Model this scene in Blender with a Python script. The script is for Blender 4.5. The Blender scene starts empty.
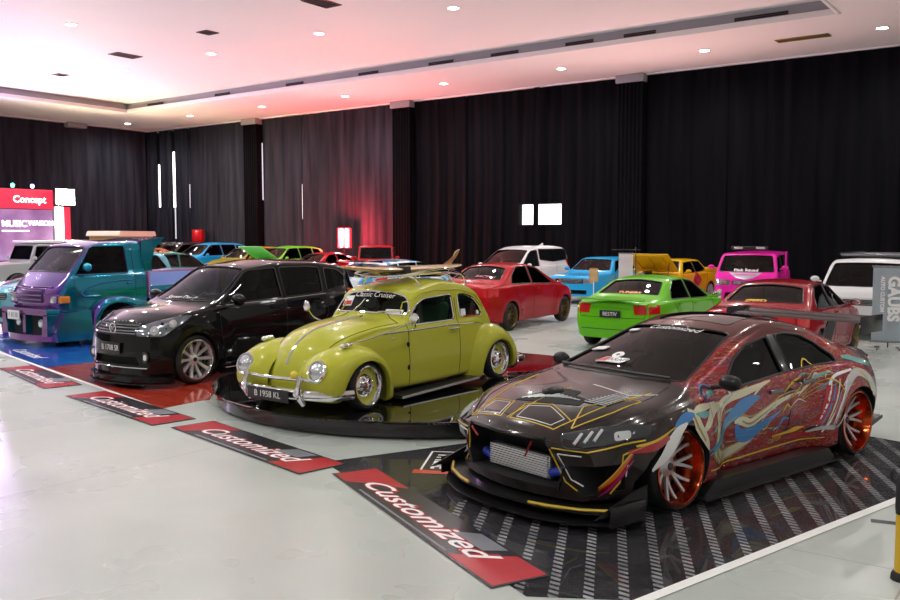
import bpy, bmesh, math, random
import numpy as np
from mathutils import Vector, Matrix, Euler
from mathutils.bvhtree import BVHTree
random.seed(7)
S = bpy.context.scene
COL = S.collection
PI = math.pi

# ------------------------------------------------------------------ camera
cam = bpy.data.cameras.new('camera')
cam.sensor_width = 36.0
cam.lens = 35.0
cam.clip_end = 200
camo = bpy.data.objects.new('camera', cam)
COL.objects.link(camo)
camo.location = (0, 0, 2.05)
camo.rotation_euler = (PI / 2 - math.atan(64 / 875), 0, math.radians(36))
S.camera = camo

# ------------------------------------------------------------------ world, exposure
w = bpy.data.worlds.new('world')
S.world = w
w.use_nodes = True
w.node_tree.nodes['Background'].inputs[0].default_value = (0.8, 0.85, 0.9, 1)
w.node_tree.nodes['Background'].inputs[1].default_value = 0.0
S.view_settings.view_transform = 'Standard'
S.view_settings.look = 'None'
S.view_settings.gamma = 1
S.view_settings.use_curve_mapping = False
S.view_settings.exposure = 0.2

LAMP_SPOT = 420.0        # watts of each ceiling downlight
CEIL_LOW, CEIL_HIGH = 8.05, 8.45
X0, X1, Y0, Y1 = -44.5, 14.0, -12.0, 31.6


def light(name, typ, loc, power, color=(1, 1, 1), size=0.3, rot=(0, 0, 0), spot=60):
    l = bpy.data.lights.new(name, typ)
    l.energy = power
    l.color = color
    if typ == 'AREA':
        l.shape = 'DISK'
        l.size = size
    else:
        l.shadow_soft_size = size
    if typ == 'SPOT':
        l.spot_size = math.radians(spot)
        l.spot_blend = 0.8
    o = bpy.data.objects.new(name, l)
    COL.objects.link(o)
    o.location = loc
    o.rotation_euler = rot
    return o


def aim(o, target):
    d = Vector(target) - o.location
    o.rotation_euler = d.to_track_quat('-Z', 'Y').to_euler()


# ceiling downlights of the hall (their fittings are built with the ceiling)
LAMPS = []
for ix in range(-7, 1):
    for iy in (-2, -1, 0, 1, 2, 3, 4):
        x, y = -4.2 + 5.25 * ix - 5.25, -0.6 + 5.25 * iy
        if -38 < x < -5.7 and -8 < y < 25.5:
            LAMPS.append((x, y, CEIL_HIGH))
for ix in range(-6, 5):
    x = -10.3 + 5.25 * ix
    LAMPS.append((x, 28.2, CEIL_LOW))
for x in (-2.4, 4.6, 11.0):
    for iy in range(5):
        LAMPS.append((x, -6.5 + 7.0 * iy, CEIL_LOW))
for i, (x, y, z) in enumerate(LAMPS):
    if y == 28.2:
        light('downlight_lamp', 'SPOT', (x, y, z - 0.05), 520, (1.0, 0.96, 0.94), 0.1, spot=168)
    else:
        light('downlight_lamp', 'SPOT', (x, y, z - 0.05), LAMP_SPOT * (0.9 if z == CEIL_LOW else 1.0), (1.0, 0.975, 0.94), 0.12, spot=156)

# stage lights on the left: violet wash up to the ceiling, warm flood towards the hall
l = light('stage_wash', 'SPOT', (-39.5, 19.0, 2.6), 4200, (0.74, 0.52, 1.0), 0.15, spot=120)
aim(l, (-30, 18, 8.4))
l = light('stage_wash', 'SPOT', (-39.5, 8.0, 2.6), 3600, (0.8, 0.52, 1.0), 0.15, spot=120)
aim(l, (-28, 10, 8.4))
l = light('pink_fill', 'SPOT', (-26.0, 28.6, 1.4), 1300, (1.0, 0.42, 0.4), 0.06, spot=140)  # added pink uplights by the back wall, no fittings, to tint the ceiling
aim(l, (-20, 22, 8.4))
l = light('pink_fill', 'SPOT', (-12.0, 29.4, 1.2), 1300, (1.0, 0.55, 0.5), 0.06, spot=140)
aim(l, (-11, 20, 8.4))

# ------------------------------------------------------------------ materials
MATS = {}


def mat(name, color=(0.8, 0.8, 0.8), rough=0.5, metal=0.0, coat=0.0, emit=None, es=1.0, spec=0.5, sheen=0.0):
    if name in MATS:
        return MATS[name]
    m = bpy.data.materials.new(name)
    m.use_nodes = True
    b = m.node_tree.nodes['Principled BSDF']
    b.inputs['Base Color'].default_value = (*color, 1)
    b.inputs['Roughness'].default_value = rough
    b.inputs['Metallic'].default_value = metal
    b.inputs['Coat Weight'].default_value = coat
    b.inputs['Coat Roughness'].default_value = 0.02
    b.inputs['Coat IOR'].default_value = 1.36
    b.inputs['Specular IOR Level'].default_value = spec
    b.inputs['Sheen Weight'].default_value = sheen
    if emit:
        b.inputs['Emission Color'].default_value = (*emit, 1)
        b.inputs['Emission Strength'].default_value = es
    MATS[name] = m
    return m


class NT:
    """small helper for node graphs"""
    def __init__(s, m):
        s.t = m.node_tree
        s.b = s.t.nodes.get('Principled BSDF')

    def n(s, typ, **kw):
        x = s.t.nodes.new(typ)
        for k, v in kw.items():
            if k == 'inp':
                for a, b in v.items():
                    if hasattr(b, 'is_output'):
                        s.t.links.new(b, x.inputs[a])
                    else:
                        x.inputs[a].default_value = b
            else:
                setattr(x, k, v)
        return x

    def l(s, a, b):
        s.t.links.new(a, b)

    def ramp(s, fac, stops, interp='LINEAR'):
        r = s.n('ShaderNodeValToRGB')
        r.color_ramp.interpolation = interp
        e = r.color_ramp.elements
        while len(e) < len(stops):
            e.new(0.5)
        for i, (p, c) in enumerate(stops):
            e[i].position = p
            e[i].color = (*c, 1) if len(c) == 3 else c
        s.l(fac, r.inputs[0])
        return r.outputs[0]

    def math(s, op, a, b=None, clamp=False):
        x = s.n('ShaderNodeMath', operation=op, use_clamp=clamp)
        for i, v in enumerate((a, b)):
            if v is None:
                continue
            if hasattr(v, 'is_output'):
                s.l(v, x.inputs[i])
            else:
                x.inputs[i].default_value = v
        return x.outputs[0]

    def mix(s, fac, a, b, typ='MIX'):
        x = s.n('ShaderNodeMix', data_type='RGBA', blend_type=typ)
        for i, v in ((0, fac), (6, a), (7, b)):
            if hasattr(v, 'is_output'):
                s.l(v, x.inputs[i])
            elif i == 0:
                x.inputs[0].default_value = v
            else:
                x.inputs[i].default_value = (*v, 1)
        return x.outputs[2]

    def obj(s):
        return s.n('ShaderNodeTexCoord').outputs['Object']

    def noise(s, scale, detail=4, vec=None, dist=0.0, out='Fac'):
        x = s.n('ShaderNodeTexNoise', inp={'Scale': scale, 'Detail': detail, 'Distortion': dist})
        if vec is not None:
            s.l(vec, x.inputs['Vector'])
        return x.outputs[out]

    def mapping(s, vec, scale=(1, 1, 1), rot=(0, 0, 0), loc=(0, 0, 0)):
        x = s.n('ShaderNodeMapping')
        s.l(vec, x.inputs[0])
        x.inputs['Scale'].default_value = scale
        x.inputs['Rotation'].default_value = rot
        x.inputs['Location'].default_value = loc
        return x.outputs[0]

    def bump(s, h, strength=0.3, dist=0.01):
        x = s.n('ShaderNodeBump', inp={'Strength': strength, 'Distance': dist})
        s.l(h, x.inputs['Height'])
        s.l(x.outputs[0], s.b.inputs['Normal'])


def paint(name, color, metal=0.35, rough=0.3, coat=1.0, flake=0.12):
    """car paint: coloured base with a fine flake variation under clear coat"""
    if name in MATS:
        return MATS[name]
    m = mat(name, color, rough, metal, coat * 0.6, spec=0.1)
    t = NT(m)
    f = t.noise(900, 2, t.obj())
    c = t.mix(f, tuple(v * (1 - flake) for v in color), tuple(min(1, v * (1 + flake)) for v in color))
    t.l(c, t.b.inputs['Base Color'])
    return m


def glass(name, tint=(0.1, 0.12, 0.12), refl=1.0):
    """thin tinted pane: see-through tint plus mirror reflection by angle"""
    if name in MATS:
        return MATS[name]
    m = bpy.data.materials.new(name)
    m.use_nodes = True
    t = m.node_tree
    t.nodes.remove(t.nodes['Principled BSDF'])
    tr = t.nodes.new('ShaderNodeBsdfTransparent')
    tr.inputs[0].default_value = (*tint, 1)
    gl = t.nodes.new('ShaderNodeBsdfGlossy')
    gl.inputs['Roughness'].default_value = 0.015
    gl.inputs['Color'].default_value = (refl, refl, refl, 1)
    fr = t.nodes.new('ShaderNodeFresnel')
    fr.inputs[0].default_value = 1.33
    mx = t.nodes.new('ShaderNodeMixShader')
    t.links.new(fr.outputs[0], mx.inputs[0])
    t.links.new(tr.outputs[0], mx.inputs[1])
    t.links.new(gl.outputs[0], mx.inputs[2])
    t.links.new(mx.outputs[0], t.nodes['Material Output'].inputs[0])
    MATS[name] = m
    return m


M_CHROME = mat('chrome', (0.85, 0.86, 0.88), 0.07, 1.0)
M_RUBBER = mat('black_rubber', (0.012, 0.012, 0.013), 0.6)
M_TRIM = mat('black_trim', (0.012, 0.012, 0.013), 0.35, coat=0.3)
M_GLOSSBLACK = mat('gloss_black', (0.006, 0.006, 0.007), 0.12, coat=1.0)
M_DARK = mat('dark_cavity', (0.01, 0.01, 0.011), 0.8)
M_TINT = mat('privacy_glass', (0.006, 0.008, 0.009), 0.02, coat=1.0, spec=0.8)
M_TINTG = mat('green_tinted_glass', (0.03, 0.05, 0.042), 0.03, coat=1.0, spec=0.8)
M_CLEAR = glass('clear_glass', (0.62, 0.7, 0.66))
M_SMOKE = glass('smoked_glass', (0.10, 0.14, 0.12))
M_ALU = mat('cast_aluminium', (0.62, 0.63, 0.65), 0.25, 1.0)
M_GUN = mat('gunmetal', (0.22, 0.22, 0.24), 0.3, 1.0)
M_WHITE = mat('white_vinyl', (0.85, 0.85, 0.85), 0.5)
M_REDLENS = mat('red_lamp_lens', (0.55, 0.01, 0.012), 0.08, coat=1.0)
M_AMBER = mat('amber_lens', (0.7, 0.22, 0.02), 0.1, coat=1.0)
M_LENS = mat('clear_lamp_lens', (0.75, 0.78, 0.8), 0.05, 0.6, coat=1.0)
M_PLATE = mat('black_number_plate', (0.015, 0.015, 0.017), 0.35)
M_SEAT = mat('dark_upholstery', (0.03, 0.03, 0.032), 0.8)


# ------------------------------------------------------------------ mesh helpers
def obj(name, bm, m, parent=None, smooth=True, label=None, angle=35):
    me = bpy.data.meshes.new(name)
    bm.to_mesh(me)
    bm.free()
    o = bpy.data.objects.new(name, me)
    COL.objects.link(o)
    ms = m if isinstance(m, (list, tuple)) else [m]
    for x in ms:
        me.materials.append(x)
    if smooth:
        me.shade_auto_smooth(angle) if hasattr(me, 'shade_auto_smooth') else smooth_by_angle(me, angle)
    if parent:
        o.parent = parent
    if label:
        o['label'] = label
    return o


def smooth_by_angle(me, angle):
    me.polygons.foreach_set('use_smooth', [True] * len(me.polygons))
    b = bmesh.new()
    b.from_mesh(me)
    a = math.radians(angle)
    for e in b.edges:
        e.smooth = not (len(e.link_faces) == 2 and e.calc_face_angle(0) > a)
    b.to_mesh(me)
    b.free()


def thing(name, label, cat, loc=(0, 0, 0), ang=0.0, group=None):
    o = bpy.data.objects.new(name, None)
    COL.objects.link(o)
    o.empty_display_size = 0.2
    o.location = loc
    o.rotation_euler = (0, 0, math.radians(ang))
    tag(o, label, cat, group)
    return o


def tag(o, label, cat, group=None, kind=None):
    o['label'] = label
    o['category'] = cat
    if group:
        o['group'] = group
    if kind:
        o['kind'] = kind
    return o


def struct(name, bm, m, label=None, **k):
    o = obj(name, bm, m, **k)
    o['kind'] = 'structure'
    if label:
        o['label'] = label
    return o


def copy_tree(o, parent=None):
    c = o.copy()
    COL.objects.link(c)
    if parent:
        c.parent = parent
    for ch in list(o.children):
        copy_tree(ch, c)
    return c


def BM():
    return bmesh.new()


def box(bm, x0, x1, y0, y1, z0, z1, bev=0.0, M=None):
    r = bmesh.ops.create_cube(bm, size=1)
    vs = r['verts']
    for v in vs:
        v.co = Vector(((x0 + x1) / 2 + v.co.x * (x1 - x0), (y0 + y1) / 2 + v.co.y * (y1 - y0), (z0 + z1) / 2 + v.co.z * (z1 - z0)))
    if bev:
        es = list({e for v in vs for e in v.link_edges})
        g = bmesh.ops.bevel(bm, geom=es, offset=bev, segments=2, affect='EDGES', profile=0.5)
        vs = list({v for f in g['faces'] for v in f.verts} | {v for v in vs if v.is_valid})
    if M is not None:
        for v in vs:
            v.co = M @ v.co
    return vs


def tube(bm, pts, r, n=8, caps=True, radii=None):
    pts = [Vector(p) for p in pts]
    rings = []
    up = Vector((0, 0, 1))
    prev = None
    for i, p in enumerate(pts):
        d = (pts[min(i + 1, len(pts) - 1)] - pts[max(i - 1, 0)])
        if d.length < 1e-9:
            d = Vector((1, 0, 0))
        d.normalize()
        if prev is None:
            a = d.cross(up)
            if a.length < 1e-3:
                a = d.cross(Vector((0, 1, 0)))
        else:
            a = prev - d * prev.dot(d)
        a.normalize()
        prev = a
        b = d.cross(a)
        rr = radii[i] if radii else r
        rings.append([bm.verts.new(p + (a * math.cos(t) + b * math.sin(t)) * rr) for t in [2 * PI * k / n for k in range(n)]])
    for a, b in zip(rings, rings[1:]):
        for k in range(n):
            bm.faces.new((a[k], a[(k + 1) % n], b[(k + 1) % n], b[k]))
    if caps:
        bm.faces.new(rings[0][::-1])
        bm.faces.new(rings[-1])


def lathe(bm, prof, n=40, axis='y', M=None, closed=False):
    """prof: list of (radius, position along axis)"""
    rings = []
    for r, a in prof:
        ring = []
        for k in range(n):
            t = 2 * PI * k / n
            c, s = r * math.cos(t), r * math.sin(t)
            v = Vector((c, a, s)) if axis == 'y' else (Vector((c, s, a)) if axis == 'z' else Vector((a, c, s)))
            ring.append(bm.verts.new(M @ v if M else v))
        rings.append(ring)
    pr = list(zip(rings, rings[1:]))
    if closed:
        pr.append((rings[-1], rings[0]))
    for a, b in pr:
        for k in range(n):
            bm.faces.new((a[k], a[(k + 1) % n], b[(k + 1) % n], b[k]))
    if not closed:
        for ring in (rings[0], rings[-1]):
            try:
                bm.faces.new(ring)
            except ValueError:
                pass
    bmesh.ops.remove_doubles(bm, verts=bm.verts, dist=1e-5)
    bmesh.ops.recalc_face_normals(bm, faces=bm.faces)


def prism(bm, poly, d0, d1, plane='xz', M=None):
    """poly in a plane, extruded between d0 and d1 along the third axis"""
    def mk(u, v, d):
        c = {'xz': (u, d, v), 'xy': (u, v, d), 'yz': (d, u, v)}[plane]
        return bm.verts.new(M @ Vector(c) if M else Vector(c))
    a = [mk(u, v, d0) for u, v in poly]
    b = [mk(u, v, d1) for u, v in poly]
    n = len(poly)
    fs = [bm.faces.new(a), bm.faces.new(b[::-1])]
    for i in range(n):
        fs.append(bm.faces.new((a[i], b[i], b[(i + 1) % n], a[(i + 1) % n])))
    bmesh.ops.recalc_face_normals(bm, faces=fs)
    return a + b


def roundpoly(pts, r=0.03, n=4, closed=True):
    """round the corners of a polyline"""
    out = []
    m = len(pts)
    for i, p in enumerate(pts):
        p = Vector(p[:2])
        if not closed and i in (0, m - 1):
            out.append((p.x, p.y))
            continue
        a, b = Vector(pts[i - 1][:2]), Vector(pts[(i + 1) % m][:2])
        rr = pts[i][2] if len(pts[i]) > 2 else r
        da, db = (a - p), (b - p)
        ra = min(rr, da.length * 0.48)
        rb = min(rr, db.length * 0.48)
        if ra < 1e-5 or rb < 1e-5:
            out.append((p.x, p.y))
            continue
        s, e = p + da.normalized() * ra, p + db.normalized() * rb
        for k in range(n + 1):
            t = k / n
            q = s * (1 - t) ** 2 + p * 2 * t * (1 - t) + e * t * t
            out.append((q.x, q.y))
    return out


def spline(pts, n=8):
    """catmull-rom through points of any dimension"""
    P = [np.array(p, float) for p in pts]
    P = [2 * P[0] - P[1]] + P + [2 * P[-1] - P[-2]]
    out = []
    for i in range(1, len(P) - 2):
        for k in range(n):
            t = k / n
            a, b, c, d = P[i - 1:i + 3]
            out.append(0.5 * (2 * b + (c - a) * t + (2 * a - 5 * b + 4 * c - d) * t * t + (3 * b - a - 3 * c + d) * t ** 3))
    out.append(P[-2])
    return [tuple(q) for q in out]


def pchip(keys, x):
    xs = [k[0] for k in keys]
    ys = [k[1] for k in keys]
    if xs[0] > xs[-1]:
        xs, ys = xs[::-1], ys[::-1]
    if x <= xs[0]:
        return ys[0]
    if x >= xs[-1]:
        return ys[-1]
    n = len(xs)
    h = [xs[i + 1] - xs[i] for i in range(n - 1)]
    d = [(ys[i + 1] - ys[i]) / h[i] for i in range(n - 1)]
    s = [0] * n
    s[0], s[-1] = d[0], d[-1]
    for i in range(1, n - 1):
        if d[i - 1] * d[i] > 0:
            w1, w2 = 2 * h[i] + h[i - 1], h[i] + 2 * h[i - 1]
            s[i] = (w1 + w2) / (w1 / d[i - 1] + w2 / d[i])
    for i in range(n - 1):
        if x <= xs[i + 1]:
            t = (x - xs[i]) / h[i]
            return ((1 + 2 * t) * (1 - t) ** 2 * ys[i] + t * (1 - t) ** 2 * h[i] * s[i]
                    + t * t * (3 - 2 * t) * ys[i + 1] + t * t * (t - 1) * h[i] * s[i + 1])


def lin(keys, x):
    xs = [k[0] for k in keys]
    ys = [k[1] for k in keys]
    if xs[0] > xs[-1]:
        xs, ys = xs[::-1], ys[::-1]
    return float(np.interp(x, xs, ys))


def sstep(a, b, x):
    t = min(1, max(0, (x - a) / (b - a)))
    return t * t * (3 - 2 * t)


def ribbon2d(stroke, n=6):
    """variable-width stroke [(u,v,width)...] -> outline polygon"""
    P = spline(stroke, n)
    L, R = [], []
    for i, p in enumerate(P):
        a, b = P[max(i - 1, 0)], P[min(i + 1, len(P) - 1)]
        dx, dy = b[0] - a[0], b[1] - a[1]
        q = math.hypot(dx, dy) or 1
        w_ = max(p[2], 0.002) / 2
        L.append((p[0] - dy / q * w_, p[1] + dx / q * w_))
        R.append((p[0] + dy / q * w_, p[1] - dx / q * w_))
    return L, R

# ------------------------------------------------------------------ vehicle bodies
def body_section(P, x, d=0.0):
    zb = lin(P['bot'], x) + d * 0
    zs = pchip(P['belt'], x)
    zt = lin(P['topr'], x) - d
    wm = pchip(P['W'], x) - d
    ins = P.get('ins', 0.03)
    h = max(zt - zs, 0.012)
    zs = min(zs, zt - 0.012)
    hm = P['hmax']
    crown = min(pchip(P['crown'], x) if isinstance(P.get('crown'), list) else P.get('crown', 0.05), 0.5 * h)
    ws = wm - ins
    wi = max(ws - P.get('wi', 0.03), 0.02)
    zi = zs + min(0.02, 0.3 * h)
    cab = lin(P['cab'], x) - d if isinstance(P['cab'], list) else P['cab'] - d
    k = min(1.0, h / hm)
    wr = max(min(wi + (cab - wi) * k, wi - 0.001), 0.02)
    zr = zt - crown
    if zr < zi + 0.002:
        zr = zi + 0.002
        crown = max(zt - zr, 0.001)
        zt = zr + crown
    wb = wm - P.get('tuck', 0.08)
    zm = zb + (zs - zb) * P.get('zm', 0.62)
    R = P.get('rs', 0.06)
    pts = [(0, zb, 0), (wb, zb, 0.06), (wm, zm, 0.25), (ws, zs, R), (wi, zi, 0.02), (wr, zr, P.get('re', 0.09))]
    for f in (0.78, 0.52, 0.26, 0.0):
        pts.append((wr * f, zr + crown * (1 - f * f), 0))
    seg = [2, 5, 4, 1, 6, 1, 1, 1, 1]
    # rounded corners, constant point count
    cor = []
    m = len(pts)
    for i, p in enumerate(pts):
        p2 = Vector(p[:2])
        if i in (0, m - 1) or p[2] == 0:
            cor.append([p2])
            continue
        a, b = Vector(pts[i - 1][:2]), Vector(pts[i + 1][:2])
        da, db = a - p2, b - p2
        ra, rb = min(p[2], da.length * 0.45), min(p[2], db.length * 0.45)
        s = p2 + da.normalized() * ra if da.length > 1e-6 else p2
        e = p2 + db.normalized() * rb if db.length > 1e-6 else p2
        cor.append([s * (1 - t) ** 2 + p2 * 2 * t * (1 - t) + e * t * t for t in (0, 0.25, 0.5, 0.75, 1)])
    out = []
    for i, c in enumerate(cor):
        out += c
        if i < m - 1:
            a, b = c[-1], cor[i + 1][0]
            for k in range(1, seg[i]):
                out.append(a.lerp(b, k / seg[i]))
    return out


def body_mesh(P, d=0.0, xa=None, xb=None, zfloor=None, n=64):
    if 'topr' not in P:
        P['topr'] = roundpoly(P['top'], P.get('topround', 0.1), 5, closed=False)
    xf = P['xf'] if xb is None else xb
    xr = P['xr'] if xa is None else xa
    xs = set(np.linspace(xr, xf, n).round(4))
    if xa is None:
        for q in (0.015, 0.04, 0.08):
            xs |= {round(xr + q, 4), round(xf - q, 4)}
        for p in P['topr']:
            if xr + 0.01 < p[0] < xf - 0.01:
                xs.add(round(p[0], 4))
    xs = sorted(xs)
    keep = [xs[0]]
    for x in xs[1:]:
        if x - keep[-1] > 0.008:
            keep.append(x)
    xs = keep
    bm = BM()
    lf, lr = P.get('lf', 0.7), P.get('lr', 0.6)
    XF, XR = P['xf'], P['xr']
    bowf, bowr = P.get('bowf', 0.12), P.get('bowr', 0.08)
    pf, pr = P.get('fx'), P.get('rx')
    bow_ws = P.get('bow_ws', 0.0)

    def deform(x, y, z):
        ww = pchip(P['W'], x) or 1
        for (xc, zc, Rx, Rz, amp) in P.get('bumps', []):
            q = math.hypot((x - xc) / Rx, (z - zc) / Rz)
            if q < 1.3 and abs(y) > 0.3:
                y += math.copysign(amp * (1 - sstep(0.68, 1.25, q)) * sstep(0.3, 0.6, abs(y)), y)
        wf = sstep(XF - lf, XF, x)
        wr_ = 1 - sstep(XR, XR + lr, x)
        t = abs(y) / 0.85
        nx = x
        if wf > 0:
            nx -= wf * (bowf * t * t + (lin(pf, z) if pf else 0))
        if wr_ > 0:
            nx += wr_ * (bowr * t * t + (lin(pr, z) if pr else 0))
        if bow_ws:
            zs = pchip(P['belt'], x)
            g = sstep(zs, zs + 0.25, z)
            nx -= bow_ws * t * t * g * math.copysign(1, x - P.get('cabmid', -0.3)) * sstep(0, 0.5, abs(x - P.get('cabmid', -0.3)))
        return nx, y, z

    rows = []
    for x in xs:
        sec = body_section(P, x, d)
        if zfloor is not None:
            sec = [Vector((p.x, max(p.y, zfloor))) for p in sec]
        Lr = [bm.verts.new(deform(x, p.x, p.y)) for p in sec]
        Rr = [bm.verts.new(deform(x, -p.x, p.y)) for p in sec[1:-1]]
        ring = Lr + Rr[::-1]
        rows.append((ring, Lr, [Lr[0]] + Rr + [Lr[-1]], sec, x))
    for (a, *_), (b, *_2) in zip(rows, rows[1:]):
        m = len(a)
        for k in range(m):
            try:
                bm.faces.new((a[k], a[(k + 1) % m], b[(k + 1) % m], b[k]))
            except ValueError:
                pass
    for idx in (0, -1):
        ring, Lr, Rr, sec, x = rows[idx]
        N = 10
        grid = []
        for j in range(len(Lr)):
            if j in (0, len(Lr) - 1):
                grid.append([Lr[j]] * (N + 1))
                continue
            yy = sec[j].x
            row = [Lr[j]]
            for k in range(1, N):
                row.append(bm.verts.new(deform(x, yy * (1 - 2 * k / N), sec[j].y)))
            row.append(Rr[j])
            grid.append(row)
        for j in range(len(grid) - 1):
            for k in range(N):
                vs = []
                for v in (grid[j][k], grid[j][k + 1], grid[j + 1][k + 1], grid[j + 1][k]):
                    if v not in vs:
                        vs.append(v)
                if len(vs) > 2:
                    try:
                        bm.faces.new(vs)
                    except ValueError:
                        pass
    bmesh.ops.remove_doubles(bm, verts=bm.verts, dist=2e-4)
    bmesh.ops.recalc_face_normals(bm, faces=bm.faces)
    return bm


def frame_of(fr):
    """-> function (u, v) -> (origin, direction), for projecting drawings onto a body"""
    if fr == 'L':
        return lambda u, v: (Vector((u, 4, v)), Vector((0, -1, 0)))
    if fr == 'R':
        return lambda u, v: (Vector((u, -4, v)), Vector((0, 1, 0)))
    if fr == 'F':
        return lambda u, v: (Vector((6, u, v)), Vector((-1, 0, 0)))
    if fr == 'B':
        return lambda u, v: (Vector((-6, u, v)), Vector((1, 0, 0)))
    if fr == 'T':
        return lambda u, v: (Vector((u, v, 5)), Vector((0, 0, -1)))
    a = math.radians(fr[1])
    e = math.radians(fr[2]) if len(fr) > 2 else 0
    o = Vector((math.cos(a) * math.cos(e), math.sin(a) * math.cos(e), math.sin(e)))
    h = Vector((-math.sin(a), math.cos(a), 0))
    up = Vector((-math.cos(a) * math.sin(e), -math.sin(a) * math.sin(e), math.cos(e)))
    return lambda u, v: (o * 6 + h * u + up * v, -o)


def mirror(poly, fr):
    if fr == 'L':
        return poly, 'R'
    if fr == 'R':
        return poly, 'L'
    if fr in ('F', 'B'):
        return [(-p[0],) + tuple(p[1:]) for p in poly], fr
    if fr == 'T':
        return [(p[0], -p[1]) + tuple(p[2:]) for p in poly], fr
    return [(-p[0],) + tuple(p[1:]) for p in poly], ('A', -fr[1]) + tuple(fr[2:])


def apply_bool(o, cutters):
    dg = None
    cs = []
    for bm in cutters:
        me = bpy.data.meshes.new('cut')
        for f in bm.faces:
            f.material_index = 1
        bm.to_mesh(me)
        bm.free()
        c = bpy.data.objects.new('cut', me)
        COL.objects.link(c)
        c.matrix_world = o.matrix_world
        c.parent = o.parent
        md = o.modifiers.new('b', 'BOOLEAN')
        md.operation = 'DIFFERENCE'
        md.solver = 'EXACT'
        md.object = c
        cs.append(c)
    bpy.context.view_layer.update()
    dg = bpy.context.evaluated_depsgraph_get()
    me = bpy.data.meshes.new_from_object(o.evaluated_get(dg))
    o.modifiers.clear()
    o.data = me
    for c in cs:
        m_ = c.data
        bpy.data.objects.remove(c)
        bpy.data.meshes.remove(m_)


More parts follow.
